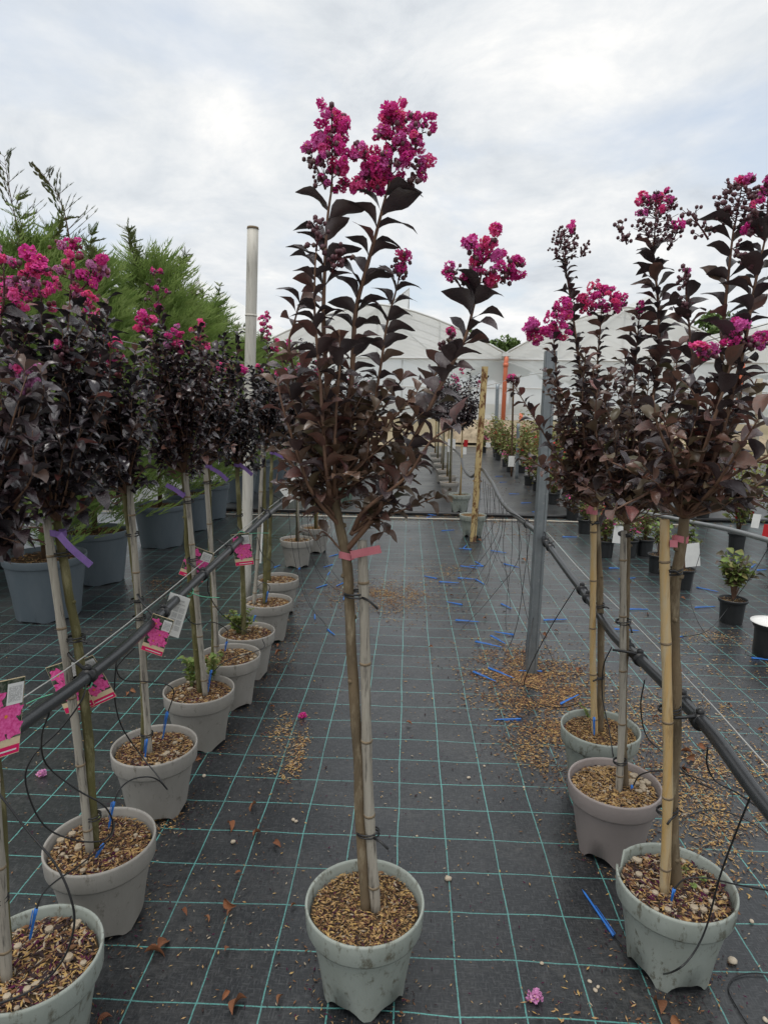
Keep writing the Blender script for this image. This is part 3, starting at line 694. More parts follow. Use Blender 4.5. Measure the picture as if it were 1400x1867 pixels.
# the tree standing alone in the aisle
Yc = 1.367
myrtle('tall crape myrtle standing alone in the aisle, pale green-grey pot, pink ribbon, magenta flower heads', -.078, Yc, 'pot_grey', 'straw',
    [(668, 1655, .0), (655, 1440, .0), (645, 1240, .0), (636, 1090, 0), (630, 1010, 0), (618, 950, .0), (606, 890, .01)],
    [(687, 1655, -.005), (655, 985, -.012)],
    [dict(p=[(609, 905, .005), (618, 850, .02), (640, 700, .03), (648, 572, .03), (669, 486, .02), (686, 424, .01), (699, 373, 0), (712, 325, 0)], l0=.043, l1=.078, step=.029, pal=cpal, planar=.7, r=.0075, clear=.02,
          pan=[(.13, .09, 36, 50, dict(d=(.08, 0, 1), bs=.85, top=-.1)), (.07, .06, 16, 14, dict(off=(.030, -.01, .045), d=(.5, -.1, 1), bs=.85)), (.06, .05, 3, 22, dict(off=(.035, .0, -.01), d=(.7, .2, 1))), (.05, .045, 7, 10, dict(off=(-.03, -.01, .02), d=(-.6, -.1, .5), bs=.85))]),
     dict(p=[(606, 890, .01), (600, 900, -.02), (598, 740, -.02), (590, 596, -.02), (592, 493, -.01), (597, 400, 0), (606, 335, 0)], l0=.043, l1=.076, step=.029, pal=cpal, planar=.7, r=.007, clear=.02,
          pan=[(.14, .10, 34, 44, dict(d=(.02, 0, 1), bs=.85)), (.08, .06, 3, 26, dict(off=(-.012, 0, .0), d=(-.45, .1, 1))), (.07, .05, 12, 12, dict(off=(.035, 0, .0), d=(.9, 0, .25), bs=.9))]),
     dict(p=[(607, 895, .005), (595, 860, -.06), (584, 700, -.06), (574, 579, -.05), (574, 500, -.05), (577, 450, -.05)], l0=.048, l1=.05, step=.022, pal=cpal, planar=.3, r=.005, clear=.04,
          pan=[(.06, .055, 0, 18), (.05, .05, 0, 12, dict(off=(.03, 0, -.04), d=(.6, 0, 1)))]),
     dict(p=[(612, 925, .0), (590, 900, .05), (560, 760, .06), (528, 640, .05), (536, 590, .05), (549, 545, .05)], l0=.048, l1=.058, step=.027, pal=cpal, planar=.4),
     dict(p=[(610, 910, .0), (640, 890, .04), (672, 790, .05), (692, 680, .05), (706, 589, .05), (720, 537, .05), (728, 505, .05)], l0=.05, l1=.06, step=.030, pal=cpal, planar=.6, r=.005, clear=.03,
          pan=[(.05, .045, 3, 12)]),
     dict(p=[(630, 1005, 0), (690, 930, -.03), (745, 820, -.04), (805, 700, -.04), (846, 620, -.03), (863, 560, -.02), (876, 510, -.02)], l0=.05, l1=.068, step=.024, pal=cpal, planar=.3, r=.0065, clear=.02,
          pan=[(.085, .085, 17, 24, dict(d=(.1, 0, 1))), (.06, .05, 3, 14, dict(off=(-.03, 0, -.02), d=(-.6, 0, 1))), (.05, .05, 4, 10, dict(off=(.04, 0, 0), d=(.7, 0, 1)))]),
     dict(p=[(640, 975, -.01), (680, 900, .05), (740, 790, .07), (790, 690, .08), (815, 640, .08)], l0=.045, l1=.05, step=.028, pal=cpal, pan=[(.05, .05, 2, 18)]),
     dict(p=[(645, 965, -.01), (665, 930, -.05), (740, 870, -.08), (790, 800, -.1), (850, 770, -.1)], l0=.042, l1=.052, step=.03, pal=lowp),
     dict(p=[(640, 975, -.01), (680, 950, -.02), (740, 928, -.03), (800, 905, -.03), (818, 916, -.03)], l0=.034, l1=.036, step=.018, pal=lowp, r=.003),
     dict(p=[(620, 960, 0), (570, 900, -.05), (540, 820, -.07), (515, 740, -.08), (505, 690, -.08)], l0=.04, l1=.046, step=.028, pal=lowp),
     dict(p=[(615, 940, 0), (585, 900, .06), (555, 860, .07), (535, 820, .09)], l0=.05, l1=.05, step=.034, pal=lowp),
     dict(p=[(609, 905, 0), (610, 850, -.05), (612, 760, -.06), (620, 660, -.06), (618, 600, -.06)], l0=.043, l1=.05, step=.028, pal=cpal),
     dict(p=[(612, 925, 0), (640, 860, .08), (690, 760, .1), (740, 680, .1)], l0=.042, l1=.046, step=.028, pal=lowp),
     dict(p=[(607, 895, 0), (625, 850, .09), (560, 700, .11), (545, 640, .12)], l0=.04, l1=.046, step=.028, pal=cpal),
     dict(p=[(640, 975, -.01), (690, 930, .03), (730, 890, .05), (770, 830, .06)], l0=.042, l1=.045, step=.03, pal=lowp, r=.004),
     dict(p=[(618, 950, 0), (570, 890, -.02), (535, 850, -.02), (508, 820, -.02)], l0=.045, l1=.05, step=.03, pal=lowp, r=.004),
     dict(p=[(618, 950, 0), (580, 920, .03), (555, 905, .03), (530, 900, .03)], l0=.045, l1=.05, step=.04, pal=lowp, r=.003),
     dict(p=[(645, 965, -.01), (700, 920, -.04), (712, 890, -.05), (706, 850, -.05)], l0=.03, l1=.03, step=.022, pal=lowp, r=.003),
     dict(p=[(640, 975, 0), (690, 950, .01), (700, 965, .01), (690, 985, .01)], l0=.035, l1=.035, step=.025, pal=lowp, r=.0025),
     dict(p=[(609, 905, 0), (560, 800, .02), (530, 720, .03), (512, 650, .03)], l0=.05, l1=.06, step=.032, pal=cpal, r=.004),
     dict(p=[(628, 1010, 0), (590, 970, -.02), (575, 985, -.03), (560, 960, -.04)], l0=.03, l1=.035, step=.06, pal=lowp, r=.0025),
    ], Llow=.037, Ltop=.06, pal=lowp, fill=21, box=(505, 790, 690, 915), step=.030,
    ties=[(650, 1085, -.004, .026, (.035, -.02, -.018)), (671, 1520, -.004, .026, (.035, -.02, -.012))],
    ribbon=('ribbon_pink', (632, 1012, 0), .016, [[(640, 1012, -.02), (668, 1006, -.03), (694, 1001, -.035)]]),
    moss=False, limit=300, trunk_r=.0115, stake_r=.0118, rot=.15)
leaf = link('leaf', LF['leaf_bright'][1], next(o for o in bpy.data.objects if o.name.startswith('crown')), mat=leaf_matrix(at(672, 826, Yc - .1) - V((-.078, Yc, 0)), V((1, -.2, .15)), .06, rollj=.1))

# right row
rp_ = mixp('leaf_red', 'leaf_red', 'leaf_red', 'leaf_dark', 'leaf_dark', 'leaf_olive')
rg_ = grad(['leaf_red', 'leaf_red', 'leaf_dark', 'leaf_olive'], ['leaf_dark', 'leaf_dark', 'leaf_dark', 'leaf_red'], .4)
myrtle('crape myrtle with thick yellow cane in a green-grey pot with broken rim', .69, 1.474, 'pot_broken', 'dark',
    [(1234, 1640, .01), (1226, 1500, .01), (1232, 1250, .01), (1228, 1090, .01), (1240, 1010, 0), (1246, 945, 0)],
    [(1211, 1635, -.015), (1217, 948, -.015)],
    [dict(p=[None, (1275, 850, .02), (1310, 720, .02), (1318, 600, .02), (1330, 480, .01), (1338, 410, .01)], l0=.052, l1=.068, step=.025, pal=rg_, r=.0065, planar=.4, pan=[(.10, .12, 3, 90, dict(d=(.1, 0, 1))), (.08, .06, 0, 22, dict(off=(-.05, 0, -.02), d=(-.8, 0, 1))), (.07, .06, 1, 20, dict(off=(.04, 0, 0), d=(.8, 0, 1)))]),
     dict(p=[None, (1300, 840, -.02), (1350, 660, -.04), (1376, 520, -.05), (1396, 430, -.05)], l0=.052, l1=.068, step=.025, pal=rg_, r=.0065, planar=.4, pan=[(.11, .11, 6, 80, dict(d=(-.02, 0, 1))), (.06, .05, 0, 15, dict(off=(-.02, 0, -.05), d=(-.8, 0, .6)))]),
     dict(p=[None, (1290, 800, -.07), (1325, 690, -.08), (1338, 630, -.08)], l0=.06, l1=.06, step=.032, pal=rg_, pan=[(.055, .05, 9, 10), (.045, .03, 4, 6, dict(off=(.02, 0, 0), d=(1, 0, .5))), (.04, .03, 4, 5, dict(off=(-.035, 0, -.02), d=(-1, 0, .5)))]),
     dict(p=[None, (1255, 830, .06), (1262, 700, .08), (1256, 590, .08), (1250, 530, .08)], l0=.05, l1=.054, step=.021, pal=rg_, pan=[(.06, .05, 1, 18), (.05, .04, 0, 10, dict(off=(.01, 0, -.06)))]),
     dict(p=[None, (1330, 870, -.04), (1400, 830, -.08), (1440, 800, -.1)], l0=.046, l1=.054, step=.031, pal=rp_),
     dict(p=[None, (1300, 890, -.1), (1340, 830, -.16), (1385, 760, -.2)], l0=.046, l1=.056, step=.031, pal=rp_),
     dict(p=[None, (1215, 890, -.04), (1160, 910, -.08), (1120, 930, -.1)], l0=.045, l1=.05, step=.031, pal=rp_),
     dict(p=[None, (1230, 850, -.08), (1200, 780, -.1), (1190, 720, -.1)], l0=.046, l1=.052, step=.03, pal=rp_),
     dict(p=[None, (1330, 920, .04), (1400, 870, .08)], l0=.045, l1=.05, step=.031, pal=rp_),
     dict(p=[None, (1225, 900, .08), (1150, 860, .1), (1110, 840, .12)], l0=.055, l1=.055, step=.036, pal=rp_),
     dict(p=[None, (1290, 860, .1), (1350, 760, .14), (1380, 690, .15)], l0=.045, l1=.05, step=.031, pal=rp_)],
    Llow=.042, Ltop=.065, pal=rp_, fill=22, box=(1150, 1430, 670, 935), step=.032,
    ties=[(1222, 1043, -.003, .026, (-.03, -.02, .012)), (1220, 1295, -.003, .026, None), (1216, 1480, -.003, .025, (-.025, -.02, -.01))],
    ribbon=('ribbon_pink', (1240, 982, 0), .018, [[(1228, 985, -.02), (1228, 998, -.025)]]), stake_mat='cane_tan', stake_r=.0118, moss=False, rot=.5, trunk_r=.013)
myrtle('crape myrtle with thin grey cane in a brownish pot, one dense round flower head', .67, 1.901, 'pot_brown', 'stony',
    [(1140, 1450, .015), (1136, 1300, .02), (1140, 1150, .02), (1142, 1030, .01), (1143, 955, 0)],
    [(1127, 1460, -.01), (1140, 968, -.01)],
    [dict(p=[None, (1165, 830, 0), (1198, 680, 0), (1200, 560, 0), (1192, 480, 0), (1190, 440, 0)], l0=.048, l1=.066, step=.017, pal=rg_, r=.0065, pan=[(.135, .14, 12, 150, dict(d=(0, 0, 1))), (.07, .06, 0, 22, dict(off=(-.07, 0, .0), d=(-.5, 0, 1))), (.07, .06, 1, 18, dict(off=(.04, 0, -.01), d=(.5, 0, 1)))]),
     dict(p=[None, (1150, 850, .05), (1155, 740, .06), (1160, 640, .06), (1165, 580, .06)], l0=.046, l1=.052, step=.019, pal=rg_, pan=[(.04, .04, 3, 8)]),
     dict(p=[None, (1180, 850, -.06), (1225, 740, -.08), (1235, 640, -.08)], l0=.055, l1=.06, step=.028, pal=rp_),
     dict(p=[None, (1110, 860, -.05), (1085, 780, -.06), (1090, 700, -.06)], l0=.05, l1=.055, step=.028, pal=rp_),
     dict(p=[None, (1195, 890, .05), (1230, 850, .08)], l0=.05, l1=.05, step=.03, pal=rp_),
     dict(p=[None, (1100, 910, -.03), (1060, 880, -.04)], l0=.05, l1=.05, step=.03, pal=rp_)],
    Llow=.040, Ltop=.06, pal=rp_, fill=24, box=(1085, 1260, 640, 930), step=.032, ties=[(1140, 975, -.003, .02, (-.02, -.02, .005)), (1136, 1135, -.003, .022, (.005, -.02, -.02)), (1130, 1390, -.003, .02, None)],
    stake_r=.0105, moss=False, rot=1.1)
myrtle('crape myrtle with yellow cane and pink ribbon in a green-grey pot ringed by bark litter', .727, 2.254, 'pot_grey', 'straw',
    [(1094, 1330, .01), (1096, 1180, .01), (1092, 1050, .01), (1088, 960, 0), (1086, 925, 0)],
    [(1086, 1335, -.012), (1079, 925, -.012)],
    [dict(p=[None, (1070, 800, .02), (1058, 680, .03), (1045, 580, .03), (1033, 500, .03), (1029, 470, .03)], l0=.045, l1=.048, step=.018, pal='leaf_dark', r=.006, pan=[(.105, .115, 3, 120, dict(d=(-.08, 0, 1))), (.05, .05, 0, 14, dict(off=(.05, 0, .01), d=(.6, 0, 1)))]),
     dict(p=[None, (1040, 830, -.03), (1018, 720, -.04), (1012, 650, -.04), (1008, 610, -.04)], l0=.042, l1=.045, step=.020, pal=rg_, pan=[(.10, .10, 26, 20, dict(d=(.15, 0, 1))), (.07, .08, 18, 10, dict(off=(-.03, 0, -.01), d=(-.9, 0, .8)))]),
     dict(p=[None, (1085, 800, .05), (1088, 680, .05), (1094, 600, .05), (1096, 565, .05)], l0=.042, l1=.045, step=.019, pal=rg_, pan=[(.085, .13, 30, 30, dict(d=(.05, 0, 1))), (.06, .06, 6, 12, dict(off=(.04, 0, 0), d=(.8, 0, 1))), (.06, .06, 5, 12, dict(off=(-.04, 0, 0), d=(-.8, 0, 1)))]),
     dict(p=[None, (1040, 870, -.04), (985, 780, -.06), (935, 700, -.06)], l0=.045, l1=.045, step=.028, pal=rp_, pan=[(.03, .03, 2, 4)]),
     dict(p=[None, (1030, 880, -.07), (985, 850, -.1), (950, 830, -.1)], l0=.045, l1=.045, step=.028, pal=rp_),
     dict(p=[None, (1045, 900, .05), (1010, 880, .06)], l0=.04, l1=.04, step=.026, pal=rp_),
     dict(p=[None, (1110, 850, .05), (1135, 750, .07), (1140, 640, .07)], l0=.045, l1=.05, step=.028, pal=rp_),
     dict(p=[None, (1065, 800, -.06), (1062, 720, -.07), (1068, 640, -.07)], l0=.045, l1=.05, step=.028, pal=rp_),
     dict(p=[None, (1105, 880, -.05), (1125, 840, -.07)], l0=.04, l1=.045, step=.028, pal=rp_)],
    Llow=.04, Ltop=.05, pal=rp_, fill=30, box=(985, 1145, 650, 925), step=.028, ties=[(1084, 952, -.003, .022, (-.03, -.02, -.004)), (1091, 1105, -.003, .02, (.02, -.01, 0)), (1091, 1235, -.003, .02, (-.04, -.02, .0))],
    ribbon=('ribbon_pink', (1079, 933, -.01), .018, [[(1080, 930, -.03), (1072, 925, -.03)]]), stake_mat='cane_tan', stake_r=.0115, moss=False, rot=2.0, trunk_r=.012)

# left row
lk = ('pink', 'magenta', 'lilac')
lp = lambda t: random.choice(['leaf_black'] * 9 + ['leaf_dark'] * 3 + ['leaf_red'])
def spray(ends, Y, pans, **kw):
    """shoots from the fork to given heights, with a flower head for each entry that has one"""
    o = []
    for i, e in enumerate(ends):
        x, y, dy = e[:3]
        d = dict(p=[None, e[3] if len(e) > 3 and e[3] else None, (x, y, dy)], **kw)
        d['p'] = [q for k, q in enumerate(d['p']) if not (k == 1 and q is None)]
        if len(d['p']) == 2: d['p'] = [None, (x, y, dy), (x, y, dy)]
        if i in pans: d['pan'] = pans[i]
        o.append(d)
    return o
def ll(label, X, Y, pot, soil, trunk, stake, ends, pans, box, fill, ties, rib=None, Ll=.045, step=.028, rot=0.0, depth=.14, limit=300, sr=.0112):
    tip = trunk[-1]; e2 = []
    for (x, y, dy) in ends:
        e2.append((x, y, dy, (tip[0] + (x - tip[0]) * .55 + rnd(-10, 10), tip[1] + (y - tip[1]) * .45, dy * .8)))
    return myrtle(label, X, Y, pot, soil, trunk, stake, spray(e2, Y, pans, l0=Ll, l1=Ll * 1.1, step=step), Llow=Ll, Ltop=Ll, pal=lp, fill=fill, box=box, step=step, ties=ties, ribbon=rib, rot=rot, depth=depth, limit=limit, stake_r=sr, trunk_r=.0115)
D = dict
ll('crape myrtle at the row end, pale pot rim with large stones on its soil', -.77, 1.174, 'pot_grey', 'dark',
   [(8, 1790, -.02), (0, 1500, -.02), (-30, 1200, 0), (-50, 1030, 0)], [(12, 1790, -.04), (-40, 1000, -.03)],
   [(5, 560, .0), (45, 720, -.03), (-50, 500, 0), (40, 960, -.05), (60, 830, -.04), (-20, 680, .04), (10, 860, .06), (30, 640, .08)],
   {0: [(.09, .11, 9, 26, D(kinds=('pink', 'pink', 'lilac'), bud='bud_red')), (.07, .07, 8, 12, D(kinds=lk, off=(.03, 0, .03), d=(.6, 0, 1)))], 1: [(.06, .05, 9, 8, D(kinds=('pink', 'magenta', 'lilac')))], 2: [(.09, .1, 7, 26, D(kinds=lk))]}, (-90, 80, 620, 1000), 20, [(-5, 1640, -.03, .022, None)], None, .045, .027)
ll('crape myrtle leaning outward with wide lilac and pink flower heads, purple ribbon', -.796, 1.541, 'pot_taupe', 'bark',
   [(172, 1540, 0), (160, 1350, 0), (145, 1200, 0), (122, 1060, 0), (104, 950, 0)], [(163, 1530, -.02), (88, 945, -.02)],
   [(128, 535, 0), (75, 560, .03), (25, 570, .05), (60, 720, -.05), (150, 850, -.04), (40, 850, -.06), (185, 800, .05), (175, 905, -.02), (115, 660, -.05), (150, 700, .06), (90, 620, 0), (20, 740, .06)],
   {0: [(.13, .10, 10, 34, D(kinds=lk, bud='bud_red')), (.08, .06, 6, 14, D(kinds=('magenta', 'lilac'), bud='bud_red', off=(.03, 0, .02), d=(.8, 0, 1)))], 1: [(.10, .10, 8, 28, D(kinds=lk, bud='bud_red'))], 2: [(.09, .10, 8, 30, D(kinds=lk, bud='bud_red'))], 8: [(.05, .05, 3, 8, D(kinds=lk))]},
   (0, 205, 540, 950), 30, [(112, 1010, -.01, .026, None), (138, 1165, -.01, .024, (.03, -.01, 0)), (150, 1240, -.012, .026, (.04, -.02, .0)), (170, 1490, -.01, .02, None)],
   ('ribbon_purple', (106, 972, -.02), .02, [[(108, 975, -.045), (130, 1000, -.05), (166, 1031, -.05)]]), .044, .026, .7)
ll('crape myrtle with reddish seed heads in a taupe pot holding a dark purple scrap', -.838, 2.026, 'pot_taupe', 'bark',
   [(264, 1365, 0), (262, 1220, 0), (248, 1060, 0), (236, 960, 0), (230, 900, 0)], [(272, 1365, -.015), (237, 885, -.015)],
   [(168, 600, 0), (212, 690, -.03), (190, 690, .03), (250, 760, -.04), (150, 800, 0), (268, 850, -.03), (190, 860, -.05), (235, 730, .05), (175, 740, -.05), (220, 820, .06)],
   {0: [(.12, .08, 8, 30, D(kinds=('pink', 'magenta'), bud='bud_red'))], 1: [(.12, .09, 5, 40, D(kinds=('pink',), bud='bud_red'))], 2: [(.09, .07, 3, 30, D(kinds=('pink',), bud='bud_red'))]},
   (130, 280, 600, 900), 28, [(241, 975, -.01, .022, None), (250, 1095, -.01, .022, (-.02, -.02, -.004)), (253, 1127, -.01, .022, (.03, -.02, 0)), (268, 1340, -.01, .02, None)], None, .043, .026, 1.9)
ll('crape myrtle in a taupe pot with leafy green sprouts at its stem foot', -.826, 2.466, 'pot_taupe', 'bark',
   [(366, 1262, .01), (352, 1120, .01), (343, 1010, .01), (338, 920, 0), (335, 862, 0)], [(375, 1262, -.012), (338, 862, -.012)],
   [(266, 610, 0), (322, 640, -.02), (290, 570, .04), (362, 650, .02), (340, 720, -.05), (272, 770, 0), (388, 770, .0), (300, 830, -.05), (378, 840, -.03), (255, 700, .04), (330, 770, .06)],
   {0: [(.08, .075, 13, 12, D(kinds=('pink', 'pink', 'magenta')))], 1: [(.08, .08, 14, 14, D(kinds=('pink', 'magenta', 'lilac')))], 2: [(.17, .11, 4, 44, D(kinds=('magenta',)))], 3: [(.13, .09, 3, 36, D(kinds=('pink',), bud='bud_red'))]},
   (240, 400, 590, 865), 30, [(344, 915, -.01, .02, None), (352, 1020, -.01, .022, None), (360, 1050, -.01, .022, (.02, -.02, 0))],
   ('ribbon_purple', (332, 900, -.01), .016, [[(336, 905, -.03), (320, 893, -.03), (303, 884, -.03)]]), .041, .026, .3)
ll('crape myrtle with a bleached cane in a taupe pot, close behind the sprouting one', -.80, 2.83, 'pot_taupe', 'bark',
   [(391, 1192, .01), (388, 1080, .01), (383, 960, .01), (379, 850, 0)], [(395, 1192, -.012), (376, 838, -.012)],
   [(395, 690, 0), (345, 720, .02), (420, 730, -.02), (360, 790, -.03), (430, 800, 0), (375, 650, .05), (400, 770, .06)],
   {0: [(.07, .05, 3, 14, D(kinds=('pink',)))], 5: [(.07, .05, 3, 14, D(kinds=('pink',)))]},
   (330, 445, 610, 850), 25, [(378, 880, -.01, .02, None), (390, 1010, -.01, .022, None)], ('ribbon_purple', (380, 850, -.01), .016, [[(384, 853, -.03), (400, 862, -.03), (415, 876, -.03)]]), .04, .026, 2.4)
ll('crape myrtle in a taupe pot with a bushy green tuft beside the tall white pole', -.797, 3.144, 'pot_taupe', 'bark',
   [(444, 1152, .0), (442, 1040, .0), (436, 930, 0), (432, 850, 0)], None,
   [(420, 700, 0), (452, 730, -.02), (402, 780, .02), (470, 800, 0), (440, 690, .04), (425, 800, -.05)],
   {0: [(.13, .09, 2, 50, D(kinds=('pink',), bud='bud_red'))], 4: [(.06, .06, 4, 10, D(kinds=('magenta', 'lilac')))]},
   (390, 485, 680, 850), 30, [(436, 940, -.01, .018, None)], ('ribbon_purple', (432, 848, -.01), .014, [[(436, 846, -.03), (448, 855, -.03), (460, 866, -.03)]]), .04, .026, 3.0)
ll('crape myrtle with tall magenta plume just past the white pole', -.80, 3.66, 'pot_taupe', 'bark',
   [(482, 1110, .0), (484, 1000, .0), (482, 900, 0), (482, 822, 0)], [(462, 1110, -.02), (482, 800, -.015)],
   [(487, 620, 0), (472, 680, .02), (518, 690, -.02), (455, 770, 0), (528, 780, 0), (500, 730, .05)],
   {0: [(.16, .09, 12, 34, D(kinds=('magenta', 'pink'))), (.06, .06, 8, 6, D(kinds=('pink',), off=(.03, 0, -.05), d=(.7, 0, 1)))], 1: [(.06, .05, 5, 8, D(kinds=('pink',)))], 2: [(.05, .05, 5, 6, D(kinds=('pink',)))]},
   (450, 535, 660, 815), 22, [(484, 930, -.01, .02, None)], None, .042, .028, .9, limit=150)
ll('crape myrtle with mossy stem where the left irrigation pipe ends', -.84, 4.15, 'pot_taupe', 'bark',
   [(490, 1065, .0), (492, 980, .0), (494, 900, 0), (495, 828, 0)], None,
   [(505, 690, 0), (545, 680, .02), (540, 740, -.02), (500, 750, 0), (560, 770, 0), (525, 640, .05)],
   {0: [(.05, .05, 5, 8, D(kinds=('pink',)))], 1: [(.06, .06, 6, 8, D(kinds=('magenta', 'pink')))], 5: [(.07, .06, 5, 12, D(kinds=('magenta',)))]},
   (485, 580, 680, 820), 22, [(494, 890, -.01, .018, None)], ('ribbon_purple', (496, 826, -.01), .014, [[(500, 826, -.03), (512, 832, -.03), (522, 836, -.03)]]), .042, .03, 1.4, limit=120)

# farther trees of the two rows: crown shared between them
def far_crown(seed, n=1000, rx=.30, z0=1.05, z1=1.75):
    rr = random.Random(seed); b = MB(); br = MB()
    for i in range(16):
        q = rr.uniform(0, 6.28); e = V((math.cos(q) * rx * rr.uniform(.3, 1), math.sin(q) * rx * rr.uniform(.3, 1), rr.uniform(z0 + .15, z1)))
        br.tube([V((0, 0, z0)), V((e.x * .5, e.y * .5, z0 + (e.z - z0) * .4)), e], [.006, .004, .0015], 4)
        for k in range(n // 16):
            t = rr.uniform(.25, 1); p = V((0, 0, z0)).lerp(e, t) + V((rr.gauss(0, 1), rr.gauss(0, 1), rr.gauss(0, 1))) * .035
            mm = leaf_matrix(p, V((rr.gauss(0, 1), rr.gauss(0, 1), rr.uniform(-.4, .9))), rr.uniform(.045, .072))
            mz = rr.choice(LF['leaf_black']); 
            b.add([mm @ v.co for v in mz.vertices], [list(f.vertices) for f in mz.polygons])
    return b, br
FCR = []
for s_ in (21, 22, 23):
    b, br = far_crown(s_); FCR.append((b.mesh('foliage', M['leaf_black']), br.mesh('crown', M['twig'])))
tb = MB(); tb.tube([(0, 0, PH - .05), (.01, .005, .6), (0, 0, 1.06)], [.012, .010, .009], 7); ftr = tb.mesh('trunk', M['trunk_moss'])
tb = MB(); tb.tube([(.02, -.015, PH - .05), (.015, -.015, .6), (.01, -.012, 1.15)], [.010, .0095, .009], 8); fst = [tb.mesh('stake', M['cane_grey']), tb.mesh('stake', M['cane_tan'])]
frows = [(-.924, 5.387, 'pot_taupe', 'crape myrtle in a clean taupe pot before the hem, beyond the left pipe', 1),
         (-.843, 5.94, 'pot_taupe', 'crape myrtle in a taupe pot close behind another one, just before the cloth hem', 1),
         (-.86, 8.9, 'pot_green', 'crape myrtle in a green pot just beyond the cloth hem', 1)]
for i, y in enumerate((10.2, 11.6, 13.0, 14.5)): frows.append((-.85, y, 'pot_taupe', None, 0))
frows += [(.675, 8.26, 'pot_grey', 'crape myrtle with a yellow cane in a grey pot beyond the rusty post', 1)]
for i, y in enumerate((9.5, 10.3, 11.3, 12.4, 13.6, 15.0)): frows.append((.62 + .02 * (i % 2), y, 'pot_taupe', None, 0))
for i, (x, y, pk, lb, own) in enumerate(frows):
    t = thing('crape_myrtle', lb or ('crape myrtle far back in the %s row beyond the cloth hem' % ('conifer side' if x < 0 else 'rusty post')), 'potted tree', (x, y, 0.012 if y > 8 else 0), 'crape myrtles in the nursery rows' if own else 'distant crape myrtles ' + ('on the conifer side' if x < 0 else 'in line with the rusty post'))
    t.rotation_euler.z = i * 1.7; 
    me, rim = POTS[pk]; p = link('pot', me, t); link('rim', rim, p)
    sm, cm = SOIL['straw' if i % 2 else 'bark']; s_ = link('soil', sm, t, (0, 0, PH - .03)); tag(link('bark_chips', cm, s_), kind='stuff')
    link('trunk', ftr, t); link('stake', fst[i % 2], t)
    fo, br = FCR[i % 3]; c = link('crown', br, t); tag(link('foliage', fo, c), kind='stuff')
    sc = .85 + .2 * ((i * 7) % 5) / 5; c.scale = (sc, sc, 1 + .06 * ((i * 3) % 4 - 1))
    for k in range(1 + (i * 5) % 3):
        q = k * 2.2 + i; panicle(t, V((0, 0, 0)), V((math.cos(q) * .16, math.sin(q) * .16, 1.55 + .08 * k)), (math.cos(q) * .3, math.sin(q) * .3, 1), .1, .09, 4 + (i + k) % 6, 14, kinds=('pink', 'magenta'))
# the pot alone beside the rusty post
t = thing('plant_pot', 'empty-looking green-grey pot filled with straw litter beside the rusty post', 'pot', (.699, 6.794, 0))
me, rim = POTS['pot_grey']; p = link('pot', me, t); link('rim', rim, p); sm, cm = SOIL['straw']; s_ = link('soil', sm, t, (0, 0, PH - .02)); tag(link('bark_chips', cm, s_), kind='stuff')

# green sprouts on the pots
def sprout(root_name, label, c, n, h, spread, key='leaf_green', ls=.030, group='green sprouts in the pots'):
    t = thing('sprout', label, 'sprout', c, group); b = MB()
    for i in range(n):
        q = rnd(0, 6.28); e = V((math.cos(q) * spread * rnd(.3, 1), math.sin(q) * spread * rnd(.3, 1), h * rnd(.6, 1)))
        pts = cr([V((0, 0, -.01)), e * .5 + V((0, 0, h * .1)), e], 5); b.tube(pts, .0012, 4)
        for k in range(3, len(pts)):
            for s_ in (0, 1):
                a = rnd(0, 6.28); link('leaf', random.choice(LF[key]), t, mat=leaf_matrix(pts[k], V((math.cos(a), math.sin(a), rnd(.1, .7))), ls * rnd(.7, 1.2)))
    b.build('stem', M['leaf_green'], t)
sp0 = gr(368, 1262, PH - .04)
sprout('s', 'leafy green sprouts beside the cane foot in a taupe pot', gr(350, 1262, PH - .045), 5, .17, .035)
sprout('s', 'leafy green sprouts right of the cane foot in a taupe pot', gr(385, 1250, PH - .045), 5, .16, .06)
sprout('s', 'bushy bright green tuft at the stem foot beside the white pole', gr(437, 1162, PH - .045), 12, .14, .08)
sprout('s', 'thin yellow-green weeds in the pot with the yellow cane and pink ribbon', gr(1078, 1320, PH - .045), 6, .07, .05, 'leaf_green', .012)
sprout('s', 'small green weeds in the pot with the broken rim', gr(1250, 1610, PH - .045), 7, .035, .06, 'leaf_green', .013)
sprout('s', 'single green shoot at the stem foot in the pot of the leaning tree', gr(172, 1515, PH - .045), 2, .05, .012, 'leaf_green', .016)

# ------------------------------------------------------------------ conifers in blue-grey pots
def spray_twig(b, p, d, l, rr, up, m):
    d = d.normalized(); s_ = d.cross(up)
    if s_.length < .1: s_ = d.orthogonal()
    s_.normalize(); n = 7
    for i in range(n):
        t = i / n; q = p + d * l * t + up * (-.10 * l * t * t)
        for sg in (-1, 1):
            e = q + (d * .75 + s_ * sg * .6 + up * rr.uniform(-.2, .35)) * l * (.42 * (1 - t) + .10)
            w_ = up * .0045 + s_ * .0035
            b.add([q - w_, q + w_, e + V((0, 0, .001)), ], [(0, 1, 2)], m)
            q2 = q.lerp(e, .45); e2 = q2 + (d * .9 + s_ * sg * .15 + up * rr.uniform(-.1, .3)) * l * .2
            b.add([q2 - w_ * .8, q2 + w_ * .8, e2], [(0, 1, 2)], m)
    b.add([p - s_ * .003, p + s_ * .003, p + d * l - up * .1 * l], [(0, 1, 2)], m)
